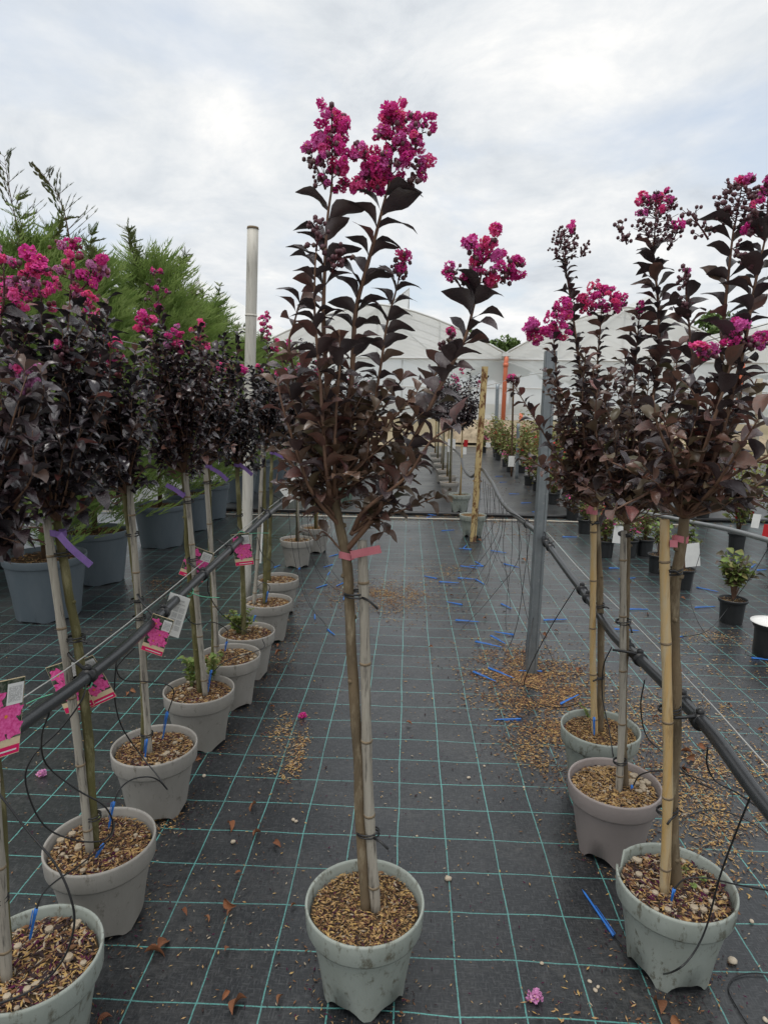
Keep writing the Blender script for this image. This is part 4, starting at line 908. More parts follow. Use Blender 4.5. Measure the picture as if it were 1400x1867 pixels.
def conifer_mesh(seed, h, rad, n=1500):
    rr = random.Random(seed); b = MB(); br = MB()
    for i in range(n):
        t = rr.random() ** .8; z = .12 + (h - .12) * t; r_ = rad * (1 - t) ** .42 * (.72 + .55 * noise.noise(V((seed, t * 7, (i % 9) * 1.7)))) + .03
        q = rr.uniform(0, 6.28); o = V((math.cos(q), math.sin(q), 0)); rad_in = r_ * rr.uniform(.35, .95)
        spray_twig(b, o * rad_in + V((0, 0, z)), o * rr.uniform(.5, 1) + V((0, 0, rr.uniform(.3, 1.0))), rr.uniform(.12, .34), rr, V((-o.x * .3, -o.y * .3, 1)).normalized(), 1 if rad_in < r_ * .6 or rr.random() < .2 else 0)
    for i in range(46):
        t = i / 46; q = i * 2.4; z = .15 + (h - .4) * t; r_ = rad * (1 - t) ** .7 * .8
        br.tube([V((0, 0, z)), V((math.cos(q) * r_ * .6, math.sin(q) * r_ * .6, z + r_ * .3)), V((math.cos(q) * r_, math.sin(q) * r_, z + r_ * .7))], [.006, .004, .002], 4)
    # thin leaders at the top
    for k in range(6):
        q = k * 2.1 + seed; e = V((math.cos(q) * .30, math.sin(q) * .18, h + rr.uniform(.05, .30))); a = V((0, 0, h - .45)); pts = cr([a, a.lerp(e, .5) + V((.02, 0, .03)), e], 6); br.tube(pts, [.005 * (1 - i / len(pts)) + .0012 for i in range(len(pts))], 4)
        for i in range(5, len(pts)):
            for _ in range(4):
                dd = V((rr.gauss(0, 1), rr.gauss(0, 1), .9)).normalized(); spray_twig(b, pts[i], dd, rr.uniform(.05, .12), rr, V((0, 0, 1)) if abs(dd.z) < .9 else V((1, 0, 0)), 2)
    tr = MB(); tr.tube([(0, 0, 0), (.01, 0, h * .5), (0, 0, h - .3)], [.022, .014, .005], 7)
    return b.mesh('foliage', [M['conifer'], M['conifer_dark'], M['conifer_tip']], False), br.mesh('crown', M['bark']), tr.mesh('trunk', M['bark'])
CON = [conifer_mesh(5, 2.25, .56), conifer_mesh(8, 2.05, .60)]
BPOT = pot_meshes(M['pot_blue'], .19, .245, .40, .05, True, False, 6, .4, .010)
bs, bc = soil_meshes(.222, 700, 9, [1, 1, 0, 2, 1], 0, 1.6)
cons = [(-2.30, 3.98, .91, 'dense green conifer in a blue-grey pot with sprays spilling over the rim', 0), (-2.37, 4.80, 1.02, 'green conifer in a big blue-grey pot with its reddish trunk showing', 1), (-2.34, 6.05, 1.06, 'green conifer in a big blue-grey pot standing clear on the grid cloth', 0),
        (-2.34, 6.85, 1.0, 'green conifer in a blue-grey pot close behind the lone standing one', 1), (-2.34, 7.55, .98, 'green conifer in a blue-grey pot just before the cloth hem', 0), (-2.29, 8.75, .9, 'green conifer in a blue-grey pot just beyond the cloth hem', 1), (-2.3, 9.8, .88, None, 0), (-2.3, 11.0, .86, None, 1), (-2.3, 12.4, .9, None, 0), (-3.45, 5.2, 1.0, 'conifer of the second row behind the lone standing conifer', 1), (-3.5, 6.6, .92, 'conifer of the second row near the cloth hem', 0), (-3.3, 4.2, .88, 'conifer of the second row behind the conifer with spilling sprays', 0)]
for i, (x, y, s_, lb, k) in enumerate(cons):
    t = thing('conifer', lb or 'conifer in a blue-grey pot far along the row beyond the cloth hem', 'conifer', (x, y, .012 if y > 8.0 else 0), 'potted conifers' if lb else 'distant potted conifers')
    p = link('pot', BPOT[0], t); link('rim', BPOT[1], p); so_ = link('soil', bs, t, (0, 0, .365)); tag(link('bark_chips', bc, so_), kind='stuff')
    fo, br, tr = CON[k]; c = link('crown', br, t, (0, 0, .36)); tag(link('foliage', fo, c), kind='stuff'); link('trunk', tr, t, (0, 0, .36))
    c.scale = (s_, s_, s_ * .92); c.rotation_euler.z = i * 1.9
# two long bare leaders rising from the nearest conifer
for lbx, pts in (('thin wispy conifer leader rising above the flower heads, leaning left', [(60, 560), (35, 430), (18, 350), (8, 285)]), ('thin wispy conifer leader bending over to the right above the flower heads', [(150, 560), (128, 440), (112, 370), (80, 318)])):
    t = next(o for o in bpy.data.objects if o.name == 'conifer'); O = V(t.location); b = MB(); P_ = cr([at(x, y, 3.98) for x, y in pts], 8); rr = random.Random(4)
    b.tube(P_, [.0055 * (1 - .85 * i / len(P_)) for i in range(len(P_))], 5, 0)
    for i in range(6, len(P_)):
        for _ in range(1 if i % 2 else 2):
            q = rr.uniform(0, 6.28); dd = V((math.cos(q), math.sin(q) * .5, .8)).normalized(); l_ = rr.uniform(.07, .16) * (1.5 - i / len(P_))
            e = P_[i] + dd * l_ * 1.2; b.tube([P_[i], P_[i].lerp(e, .5), e], [.0017, .0012, .0008], 4, 0, False)
            for k in (.35, .65, .95): spray_twig(b, P_[i].lerp(e, k), dd + V((rr.uniform(-.5, .5), 0, .3)), .034, rr, V((0, -1, .2)).normalized(), 1)
    b.build('leader', [M['bark'], M['conifer_tip']], t, O)

# ------------------------------------------------------------------ young shrubs in black pots
SPOT = pot_meshes(M['pot_black'], .068, .088, .16, .02, False)
ss, sc_ = soil_meshes(.078, 220, 12, [0, 1, 3, 5, 2], 0, .9)
def shrub_far(seed, n=640, h=.62, rx=.24, mt='shrub_leaf'):
    rr = random.Random(seed); b = MB(); br = MB()
    for i in range(14):
        q = rr.uniform(0, 6.28); e = V((math.cos(q) * rx * rr.uniform(.2, 1), math.sin(q) * rx * rr.uniform(.2, 1), h * rr.uniform(.45, 1)))
        br.tube([V((0, 0, 0)), V((e.x * .35, e.y * .35, e.z * .5)), e], [.004, .003, .001], 4)
        for k in range(n // 14):
            t = rr.uniform(.3, 1); p = V((e.x * t ** 1.4, e.y * t ** 1.4, e.z * t)) + V((rr.gauss(0, 1), rr.gauss(0, 1), rr.gauss(0, 1))) * .035
            mm = leaf_matrix(p, V((rr.gauss(0, 1), rr.gauss(0, 1), rr.uniform(-.2, .9))), rr.uniform(.035, .06)); mz = rr.choice(LF['leaf_green'])
            b.add([mm @ v.co for v in mz.vertices], [list(f.vertices) for f in mz.polygons], 1 if rr.random() < .06 else 0)
    return b.mesh('foliage', [M[mt], M['redflower'] if seed % 2 else M['pink']], True), br.mesh('stem', M['twig'])
SHR = [shrub_far(31), shrub_far(32, 380, .5, .2), shrub_far(33, 460, .75, .26)]
def young(label, x, y, sc, n_st, h, ls, group, tagc=None, key='leaf_green'):
    t = thing('young_shrub', label, 'potted shrub', (x, y, 0), group); p = link('pot', SPOT[0], t); link('rim', SPOT[1], p)
    s_ = link('soil', ss, t, (0, 0, .14)); tag(link('bark_chips', sc_, s_), kind='stuff'); b = MB()
    for i in range(n_st):
        q = rnd(0, 6.28); e = V((math.cos(q) * .13 * rnd(.2, 1), math.sin(q) * .13 * rnd(.2, 1), .14 + h * rnd(.5, 1))); pts = cr([V((0, 0, .13)), V((e.x * .4, e.y * .4, .14 + h * .4)), e], 5); b.tube(pts, [.003 * (1 - .7 * k / len(pts)) for k in range(len(pts))], 5)
        for k in range(4, len(pts)):
            for s2 in (0, 1):
                a = rnd(0, 6.28); link('leaf', random.choice(LF[random.choice((key, 'leaf_green', 'leaf_olive'))]), t, mat=leaf_matrix(pts[k], V((math.cos(a), math.sin(a), rnd(-.1, .5))), ls * rnd(.7, 1.2)))
    b.build('stem', M['twig'], t)
young('young green shrub in a small black pot standing apart on the grid cloth', 2.15, 4.2, 1, 18, .34, .062, 'young shrubs in black pots')
young('sparse young shrub with a white tag in a small black pot', 2.15, 4.98, 1, 7, .42, .058, 'young shrubs in black pots')
young('small green shrub in a black pot half hidden behind the yellow cane', 2.14, 5.46, 1, 8, .36, .05, 'young shrubs in black pots')
yl = [(2.08, 6.04), (1.85, 6.0), (2.25, 6.1), (1.96, 7.1), (2.25, 7.3), (2.03, 7.95), (2.28, 8.3), (2.05, 9.1)]
sh_l = [(2.02, 9.75), (2.25, 9.9), (2.09, 10.5), (2.08, 11.2), (2.35, 11.0), (2.08, 13.3), (2.3, 13.2), (2.15, 14.4), (2.35, 14.9), (2.2, 16.0), (2.27, 16.9), (2.12, 18.4), (2.4, 18), (2.45, 12.1), (2.5, 10.2)]
for i in range(26): sh_l.append((3.3 + .42 * (i % 3) + .1 * math.sin(i * 3), 6.5 + .5 * i - .4 * (i % 3)))
for i in range(14): sh_l.append((4.9 + .35 * (i % 3), 8.2 + .8 * i))
for i, (x, y) in enumerate(yl + sh_l):
    near = i < len(yl)
    t = thing('shrub', 'small shrub in a black pot in the clump around the cloth hem' if near else (('red-flowered shrub', 'low pink-flowered shrub', 'tall red-flowered shrub')[i % 3] + (' in a black pot in the long line beyond the metal post' if x < 2.8 else ' in a black pot in the block behind the second irrigation pipe' if x < 4.7 else ' in a black pot in the outermost rear block')), 'potted shrub', (x, y, .012 if y > 8.0 else 0), 'shrubs clumped around the hem' if near else ('shrubs in the long line' if x < 2.8 else 'shrubs in the rear block'))
    p = link('pot', SPOT[0], t); link('rim', SPOT[1], p); s_ = link('soil', ss, t, (0, 0, .14))
    fo, br = SHR[1 if near else i % 3]; c = link('stem', br, t, (0, 0, .13)); tag(link('foliage', fo, c), kind='stuff'); c.rotation_euler.z = i * 2.3; k = (.75 if near else 1.35) * (.8 + .35 * ((i * 5) % 7) / 7); c.scale = (k, k, k)
t = thing('covered_pot', 'dark pot covered by a white plastic disc at the cloth edge', 'pot', tuple(gr(1402, 1195)))
for v, nm in zip(pot_meshes(M['pot_black'], .085, .10, .19, .02, False), ('pot', 'rim')): o = link(nm, v, t)
b = MB(); b.lathe([(.001, .205), (.06, .208), (.115, .200), (.115, .196), (.06, .200), (.001, .199)], 28); b.build('lid', M['white'], t)

# ------------------------------------------------------------------ poles
def pole(name, label, cat, a, z, r_, mt, n=12, nodes=0, cap=None):
    t = thing(name, label, cat, tuple(a)); b = MB(); k = 12
    pts = [V(a).lerp(V(z), i / k) for i in range(k + 1)]; b.tube(pts, r_, n); o = b.build('shaft', M[mt], t, a)
    return t
wa, wz = gr(447, 1118), at(461, 417, 4.14)
t = pole('bamboo_pole', 'tall pale bamboo pole rising above the left row', 'pole', wa, wz, .034, 'bamboo_pole')
for k in (.18, .40, .60, .79):
    p = wa.lerp(wz, k); d = (wz - wa).normalized(); b = MB(); b.tube([p - d * .007, p - d * .002, p + d * .002, p + d * .007], [.034, .0375, .0375, .034], 12); b.build('node_ring', M['bamboo_pole'], t, wa)
b = MB(); b.tube([wz - (wz - wa).normalized() * .002, wz + (wz - wa).normalized() * .012], [.036, .034], 12); b.build('cut_top', M['cane_node'], t, wa)
ma_, mz = gr(968, 1226), at(1004, 640, 3.3)
t = thing('metal_post', 'grey galvanised steel channel post tied to the right irrigation pipe', 'post', tuple(ma_)); b = MB()
d = (mz - ma_); 
for off, sz in (((0, -.020), (.030, .004)), ((-.019, -.024), (.009, .010)), ((.019, -.024), (.009, .010)), ((-.025, 0), (.004, .046)), ((.025, 0), (.004, .046)), ((-.018, .024), (.014, .004)), ((.018, .024), (.014, .004))):
    c = [(-1, -1), (1, -1), (1, 1), (-1, 1)]; vs = [V((off[0] + a * sz[0] / 2, off[1] + e * sz[1] / 2, -.02)) for a, e in c]; vs += [v + d + V((0, 0, .02)) for v in vs]
    b.add(vs, [(0, 1, 5, 4), (1, 2, 6, 5), (2, 3, 7, 6), (3, 0, 4, 7), (4, 5, 6, 7), (3, 2, 1, 0)])
b.build('channel', M['galv'], t, None, False)
ra, rz = gr(862, 987), at(884, 668, 6.6)
t = thing('rusty_post', 'yellow paint-flaked rusty steel post beside the litter-filled pot', 'post', tuple(ra)); b = MB(); d = rz - ra
vs = [V((a * .029, e * .026, 0)) for a, e in ((-1, -1), (1, -1), (1, 1), (-1, 1))]; n_ = 16; b.v = []; 
for i in range(n_ + 1): b.v += [tuple(v + d * (i / n_)) for v in vs]
for i in range(n_):
    for j in range(4): b.f.append([i * 4 + j, i * 4 + (j + 1) % 4, i * 4 + 4 + (j + 1) % 4, i * 4 + 4 + j]); b.m.append(0)
b.f.append([n_ * 4, n_ * 4 + 1, n_ * 4 + 2, n_ * 4 + 3]); b.m.append(0); b.build('shaft', M['rust'], t, None, False)
ring(V((0, 0, .62)) + d * .0 + V((d.x * .36, -.0, 0)), (0, 0, 1), (.046, .042), 12, None, t, None, 'tie', 'rust', .004)
for lb, x, y0, y1, Y, r_, mt in (('thin rusty steel tube post with open top before the right orange downpipe', 1385, 800, 690, 13.5, .055, 'rust_tube'), ('short rusty tube post behind the broken-rim tree crown', 1333, 800, 708, 15.5, .05, 'rust_tube'), ('slim brown stake in the shrub line', 936, 850, 690, 12.5, .018, 'bark'), ('slim grey post in the shrub line', 945, 866, 772, 12.2, .03, 'galv'), ('grey post at the far end of the shrub line', 907, 800, 700, 18.5, .05, 'galv')):
    z = at(x, y1, Y); a = V((at(x - 3, y0, Y).x, Y, 0.0)); pole('post', lb, 'post', a, z, r_, mt)

# ------------------------------------------------------------------ irrigation pipes, wires
def pipe(name, label, pts, r_, mt, cat='pipe', n=8, sub=6):
    o = cr(pts, sub); b = MB(); b.tube(o, r_, n); return tag(b.build(name, M[mt]), label, cat)
lpts = [V((-.77, .2, .74)), V((-.78, .75, .74)), V((-.78, 1.15, .736)), V((-.78, 1.5, .713)), V((-.78, 1.78, .707)), V((-.78, 2.26, .722)), V((-.78, 2.68, .733)), V((-.78, 3.48, .754)), V((-.78, 4.0, .755)), V((-.79, 4.8, .73)), V((-.80, 5.8, .74)), V((-.8, 7.5, .73))]
lp_o = pipe('irrigation_pipe', 'black irrigation pipe strung along the left row in front of the stems', lpts, .0155, 'pipe', n=12)
rpts = [V((.70, .3, .62)), V((.70, .8, .635)), V((.70, 1.16, .646)), V((.70, 1.39, .671)), V((.70, 1.57, .67)), V((.70, 1.84, .659)), V((.70, 2.1, .64)), V((.70, 2.4, .667)), V((.70, 2.7, .682)), V((.70, 3.15, .712)), V((.70, 3.36, .724)), V((.70, 4.15, .688)), V((.72, 4.9, .66)), V((.73, 5.5, .71)), V((.76, 6.0, .70)), V((.74, 6.6, .74)), V((.70, 7.1, .60)), V((.67, 7.8, .62)), V((.68, 8.6, .72)), V((.66, 11, .7)), V((.66, 15, .7))]
rp_o = pipe('irrigation_pipe', 'black irrigation pipe sagging along the right row past the metal post', rpts, .0155, 'pipe', n=12)
p2 = [at(1085, 918, 7.3), at(1160, 932, 6.3), at(1250, 950, 5.15), at(1330, 966, 4.5), at(1400, 985, 4.0), at(1500, 1012, 3.4)]
pipe('irrigation_pipe', 'second grey irrigation pipe over the young shrubs in black pots', p2, .017, 'pipe_grey', n=10)
def wire(label, pts, r_=.0014, mt='wire', name='wire', cat='wire', sub=5):
    return pipe(name, label, pts, r_, mt, cat, 5, sub)
wire('thin steel wire tight above the left irrigation pipe', [V((-.80, .3, .775)), V((-.80, 1.15, .772)), V((-.80, 1.5, .755)), V((-.80, 2.0, .752)), V((-.80, 3.0, .765)), V((-.80, 4.0, .775)), V((-.80, 6.5, .76))], .0018)
wire('high thin wire crossing the left crowns to the white pole', [V((-.97, .6, 1.565)), V((-.95, 1.53, 1.574)), V((-.95, 2.1, 1.580)), V((-.96, 2.9, 1.585)), at(450, 661, 4.10)], .0016)
wire('high thin wire running on beyond the white pole', [at(462, 661, 4.12), at(520, 672, 5.0), at(600, 690, 7.0), at(680, 705, 12)], .0016)
wire('thin steel wire beside the right irrigation pipe', [V((.735, .4, .66)), V((.735, 1.16, .685)), V((.735, 1.5, .70)), V((.735, 2.0, .71)), V((.73, 2.6, .715)), V((.72, 3.3, .75))], .0018)
wire('long thin wire across the greenhouse front between rusty posts', [at(880, 705, 18.5), at(985, 680, 15.5), at(1080, 690, 14.8), at(1333, 712, 15.4), at(1390, 698, 13.5), at(1440, 690, 12.5)], .008)
wire('dark cable sloping over the right greenhouse roof', [at(1120, 664, 20), at(1250, 632, 18), at(1400, 590, 15)], .010, 'tube', 'cable', 'cable')
def clip(parent, p, d, r_=.021, name='clip', mt='black_plastic', arm=None):
    b = MB(); d = V(d).normalized(); p = V(p); b.tube([p - d * .012, p + d * .012], r_, 10)
    b.ball(p + V((0, 0, r_ * 1.05)), .011, 0, 8)
    if arm: b.tube(cr([p + V((0, 0, .012)), p.lerp(V(arm), .5) + V((0, -.012, .012)), V(arm)], 4), .0042, 6)
    b.build(name, M[mt], parent)
for y, ax in ((1.50, (-.85, 1.53, .77)), (1.93, (-.86, 2.0, .77)), (2.0, None), (2.42, (-.85, 2.45, .765)), (2.80, (-.84, 2.82, .775)), (3.05, (-.83, 3.12, .78)), (3.6, (-.83, 3.64, .79)), (4.05, (-.85, 4.1, .79))):
    k = min(range(len(lpts) - 1), key=lambda i: abs(lpts[i].y - y)); z = lpts[k].z + (y - lpts[k].y) * .01
    clip(lp_o, (-.78, y, z), (0, 1, 0), arm=ax)
for y, z, ax in ((1.46, .668, (.635, 1.455, .676)), (1.56, .670, None), (1.86, .658, (.63, 1.89, .672)), (1.97, .651, None), (2.43, .668, None), (2.52, .674, None), (3.2, .714, (.70, 3.27, .76)), (3.75, .706, (.60, 3.9, .76)), (3.12, .711, None)):
    clip(rp_o, (.70, y, z), (0, 1, 0), arm=ax)
# cord ties of green and cream twine on the left pipe
for (x, y, Y), tl in (((155, 1243, 1.49), [(155, 1243, 1.46), (120, 1258, 1.42), (75, 1272, 1.40), (48, 1284, 1.39)]), ((343, 1078, 2.25), [(345, 1080, 2.22), (370, 1088, 2.2), (400, 1090, 2.2)]), ((440, 976, 3.02), [(442, 974, 3.0), (470, 972, 3.1), (490, 972, 3.2)])):
    p = at(x, y, Y); b = MB()
    b.tube([V((-.78, Y, lpts[3].z + .012)) + V((math.cos(q) * .019, .004 * math.sin(q * 2), math.sin(q) * .019)) for q in [6.2832 * i / 10 for i in range(11)]], .0022, 5)
    b.v = [tuple(V(v) + (p - V((-.78, Y, lpts[3].z + .012)))) for v in b.v]
    b.tube(cr([at(*q) for q in tl], 5), .0016, 5); b.build('twine', M['green_tie'], lp_o)

LM = [((-.08, 1.37), 'the aisle tree pot'), ((.69, 1.47), 'the broken-rim pot'), ((.67, 1.9), 'the brownish pot'), ((.73, 2.25), 'the pot ringed by litter'), ((.68, 3.28), 'the metal post'), ((.69, 6.6), 'the rusty post'), ((-.77, 1.17), 'the pale pot at the row end'), ((-.8, 1.54), 'the leaning tree pot'), ((-.84, 2.03), 'the purple-scrap pot'), ((-.83, 2.47), 'the sprouting pot'), ((-.8, 3.14), 'the white pole'), ((2.15, 4.2), 'the lone young shrub'), ((2.1, 3.6), 'the covered pot'), ((2.15, 5.2), 'the tagged young shrub'), ((1.95, 6.5), 'the shrubs at the hem'), ((2.1, 11), 'the long shrub line'), ((-2.3, 4.4), 'the conifer pots'), ((0, 3.4), 'the aisle bark patch'), ((0, 2.2), 'nothing, in the open middle of the aisle'), ((-.3, 6), 'the cream hose')]
def near_(p):
    n_ = min(LM, key=lambda q: (q[0][0] - p[0]) ** 2 + (q[0][1] - p[1]) ** 2)[1]
    return 'in the open middle of the aisle' if n_.startswith('nothing') else 'near ' + n_
# ------------------------------------------------------------------ drip lines with blue stakes
def stake_geo(b, a, z, m=0, r_=.0034):
    a, z = V(a), V(z); d = (z - a).normalized(); s_ = d.orthogonal()
    b.tube([a, a.lerp(z, .18), a.lerp(z, .22), a.lerp(z, .9), z], [r_ * 1.25, r_ * 1.25, r_, r_ * .85, r_ * .15], 6, m)
    b.tube([a + d * .001 + s_ * r_ * 1.4, a.lerp(z, .6) + s_ * r_ * 1.2], r_ * .35, 4, m)
def drip(label, pts, stake=None, r_=.0021, group='thin black drip tubes'):
    P_ = [V(q) if isinstance(q, V) else at(*q) for q in pts]
    t = thing('drip_line', label, 'drip line', tuple(P_[0]), group); O = P_[0]
    b = MB(); b.tube(cr(P_, 6), r_, 6); b.build('tube', M['tube'], t, O)
    if stake:
        b = MB(); a = V(stake[0]) if isinstance(stake[0], V) else at(*stake[0]); z = V(stake[1]) if isinstance(stake[1], V) else at(*stake[1]); stake_geo(b, a, z); b.build('stake', M['blue'], t, O)
drip('black drip tube looping down from the left pipe around the leaning cane', [(90, 1300, 1.30), (76, 1345, 1.35), (85, 1395, 1.4), (140, 1440, 1.43), (190, 1470, 1.46), (206, 1505, 1.47), (190, 1532, 1.46), (140, 1533, 1.42), (80, 1505, 1.38), (47, 1430, 1.37), (60, 1380, 1.38), (110, 1330, 1.41), (150, 1275, 1.43), (157, 1240, 1.47)])
drip('drip tube arching back to a blue stake beside the leaning stem', [(305, 1440, 1.78), (290, 1424, 1.74), (270, 1417, 1.70), (240, 1422, 1.66), (218, 1440, 1.62), (208, 1464, 1.6)], ((208, 1462, 1.6), (198, 1512, 1.585)))
drip('drip tube joining two pots, blue stake tilted into bark chips', [(210, 1500, 1.55), (203, 1525, 1.50), (190, 1540, 1.49), (150, 1575, 1.38), (105, 1605, 1.28), (78, 1630, 1.22), (66, 1660, 1.2)], ((189, 1540, 1.49), (169, 1575, 1.5)))
drip('drip tube sagging in front of the pale pot rim', [(-40, 1400, 1.15), (0, 1450, 1.12), (50, 1515, 1.10), (100, 1575, 1.08), (128, 1635, 1.07), (135, 1690, 1.065), (112, 1755, 1.05), (60, 1805, 1.04), (-20, 1838, 1.04)], ((66, 1658, 1.2), (54, 1716, 1.19)))
drip('drip tube dropping behind the pipe to an upright blue stake in the purple-scrap pot', [(245, 1182, 1.78), (222, 1205, 1.8), (213, 1222, 1.85), (226, 1240, 1.9), (265, 1243, 1.95), (300, 1247, 1.98), (317, 1262, 2.0), (306, 1300, 2.04)], ((306, 1298, 2.04), (296, 1350, 2.05)))
drip('long drip tube hanging beside the purple-scrap pot and over its rim', [(212, 1205, 1.76), (209, 1270, 1.78), (222, 1325, 1.82), (255, 1375, 1.86), (285, 1412, 1.82), (305, 1440, 1.78)], ((268, 1348, 1.98), (264, 1388, 1.97)))
drip('drip tube from the sprouting pot to a low blue stake', [(478, 1165, 3.0), (482, 1180, 2.9), (460, 1190, 2.75), (430, 1198, 2.6), (405, 1210, 2.5), (385, 1230, 2.47)], ((386, 1222, 2.48), (376, 1278, 2.47)))
drip('drip tube with blue stake behind the sprouting pot', [(340, 1090, 2.3), (338, 1120, 2.32), (355, 1138, 2.4), (390, 1135, 2.55), (415, 1150, 2.7), (413, 1170, 2.8)], ((414, 1170, 2.8), (410, 1188, 2.8)))
drip('drip tube crossing the bushy tuft pot', [(380, 1050, 2.5), (380, 1080, 2.55), (400, 1115, 2.7), (430, 1140, 2.9), (453, 1155, 3.0)], ((466, 1122, 3.16), (462, 1134, 3.15)))
drip('drip tube with blue stake in the pot past the white pole', [(470, 1070, 3.3), (480, 1062, 3.4), (492, 1070, 3.6), (489, 1080, 3.64)], ((489, 1078, 3.64), (485, 1099, 3.64)))
drip('drip tube with blue stake near the mossy stem', [(470, 980, 3.5), (478, 1010, 3.6), (500, 1030, 3.9), (486, 1045, 4.1)], ((486, 1040, 4.1), (484, 1058, 4.1)))
drip('black drip tube curving round the broken-rim pot to a blue stake on the cloth', [(1371, 1446, 1.22), (1345, 1510, 1.24), (1312, 1600, 1.28), (1288, 1690, 1.29), (1262, 1742, 1.28), (1232, 1770, 1.27), gr(1200, 1776, .01), gr(1165, 1758, .01), gr(1118, 1706, .006)], (gr(1119, 1707, .006), gr(1061, 1622, .006)))
drip('drip tube arching into the broken-rim pot to a blue stake', [(1470, 1640, 1.25), (1400, 1624, 1.33), (1340, 1613, 1.38), (1290, 1602, 1.42), (1250, 1603, 1.43), (1228, 1622, 1.43)], ((1229, 1621, 1.43), (1221, 1654, 1.425)))
drip('drip tube hanging in a bend under the right pipe', [(1290, 1362, 1.41), (1289, 1395, 1.42), (1305, 1425, 1.42), (1345, 1447, 1.38), (1385, 1475, 1.32), (1420, 1500, 1.28)])
drip('drip tube into the brownish pot ending at a blue stake among pebbles', [(1290, 1427, 1.75), (1250, 1412, 1.8), (1205, 1406, 1.86), (1168, 1413, 1.89), (1153, 1435, 1.9)], ((1152, 1432, 1.9), (1151, 1466, 1.895)))
drip('drip tube wandering behind the thick yellow cane', [(1175, 1240, 1.85), (1168, 1290, 1.9), (1180, 1345, 1.95), (1225, 1385, 1.9), (1262, 1420, 1.8), (1300, 1440, 1.7)])
drip('drip tube down to the blue stake in the ribboned pot with the yellow cane', [(1115, 1180, 2.1), (1100, 1215, 2.12), (1098, 1270, 2.15), (1110, 1330, 2.1), (1118, 1380, 2.05)], ((1083, 1308, 2.2), (1083, 1342, 2.19)))
drip('drip tube looping on the litter in front of the metal post', [(1050, 1070, 2.65), (1000, 1150, 2.75), (960, 1230, 2.8), (958, 1258, 2.8), (985, 1285, 2.6), (1030, 1290, 2.45), (1060, 1280, 2.4)], (gr(1022, 1284, .006), gr(1056, 1266, .006)))
drip('drip tube lying in a loop right of the broken-rim pot', [(1230, 1510, 1.6), (1260, 1485, 1.7), (1310, 1478, 1.75), (1370, 1500, 1.72), (1420, 1540, 1.65)])
drip('thin grey drip tube loop on the cloth beside the broken-rim pot', [gr(1430, 1785, .004), gr(1380, 1775, .004), gr(1340, 1782, .004), gr(1328, 1805, .004), gr(1345, 1840, .004), gr(1370, 1880, .004)], None, .0016)
drip('drip tube crossing the cloth to the covered pot', [(1290, 965, 4.7), (1262, 1060, 4.4), (1262, 1110, 4.0), gr(1300, 1170, .004), gr(1380, 1200, .004), gr(1440, 1215, .004)])
drip('drip tube running down to the lone black pot', [(1400, 1000, 4.0), (1370, 1050, 4.1), (1330, 1105, 4.15), gr(1290, 1150, .1), gr(1240, 1162, .005)], (gr(1245, 1161, .005), gr(1200, 1164, .005)))
for i in range(20):
    y0 = 3.35 + i * .17 + rnd(-.05, .05); zt = .69; x0 = .71; x1 = .62 + rnd(-.28, .22); y1 = y0 - rnd(.05, .5)
    p = [V((x0, y0, zt)), V((x0 + rnd(-.03, .03), y0 - .02, zt * .6)), V(((x0 + x1) / 2, (y0 + y1) / 2, zt * .22)), V((x1, y1, .005)), V((x1 + rnd(-.12, .05), y1 - rnd(.02, .2), .005))]
    e = p[-1]; q = rnd(-.6, .6); drip('thin black drip tube hanging in the bundle between metal post and rusty post', p, (e, e + V((-math.cos(q) * .125, math.sin(q) * .125, 0))) if i % 3 == 0 else None, .0018, 'drip tubes bundled by the metal post')
for i in range(9):
    y0 = 4.2 + i * .28; x1 = -.65 + rnd(-.1, .2); y1 = y0 - rnd(.1, .4); p = [V((-.78, y0, .745)), V((-.77 + rnd(-.03, .03), y0 - .02, .4)), V(((-.78 + x1) / 2, (y0 + y1) / 2, .12)), V((x1, y1, .005)), V((x1 + rnd(0, .1), y1 - .1, .005))]
    e = p[-1]; drip('thin black drip tube hanging in the cluster where the left pipe ends', p, (e, e + V((rnd(-.08, .08), -.1, 0))), .0018, 'drip tubes at the left pipe end')
sb = MB(); stake_geo(sb, (0, 0, 0), (.125, 0, 0)); sme = sb.mesh('drip_stake', M['blue'])
stk = [((862, 1225), (905, 1243)), ((890, 1218), (945, 1240)), ((866, 1170), (920, 1181)), ((894, 1159), (922, 1174)), ((830, 1131), (875, 1134)), ((834, 1054), (866, 1056)), ((800, 1061), (838, 1063)), ((866, 1056), (884, 1066)), ((838, 1032), (879, 1037)), ((918, 1028), (952, 1036)), ((866, 1024), (886, 1035)),
       ((894, 1004), (924, 1008)), ((1025, 979), (1053, 979)), ((1096, 1016), (1119, 999)), ((1110, 1036), (1134, 1036)), ((1128, 1056), (1164, 1053)), ((1147, 1111), (1183, 1111)), ((1115, 1147), (1166, 1150)), ((1267, 1108), (1316, 1105)), ((1269, 1071), (1310, 1079)), ((991, 1131), (1036, 1129)), ((913, 1101), (933, 1110)), ((780, 940), (796, 942)), ((778, 944), (795, 938)), ((805, 968), (830, 966)), ((845, 1000), (852, 992)),
       ((950, 919), (971, 918)), ((928, 902), (955, 902)), ((911, 881), (939, 879)), ((903, 870), (929, 869)), ((970, 935), (985, 937)), ((1370, 1035), (1400, 1010)), ((1380, 1040), (1398, 1038)), ((1370, 1200), (1400, 1203)), ((545, 1038), (550, 1032)), ((500, 1035), (512, 1030))]
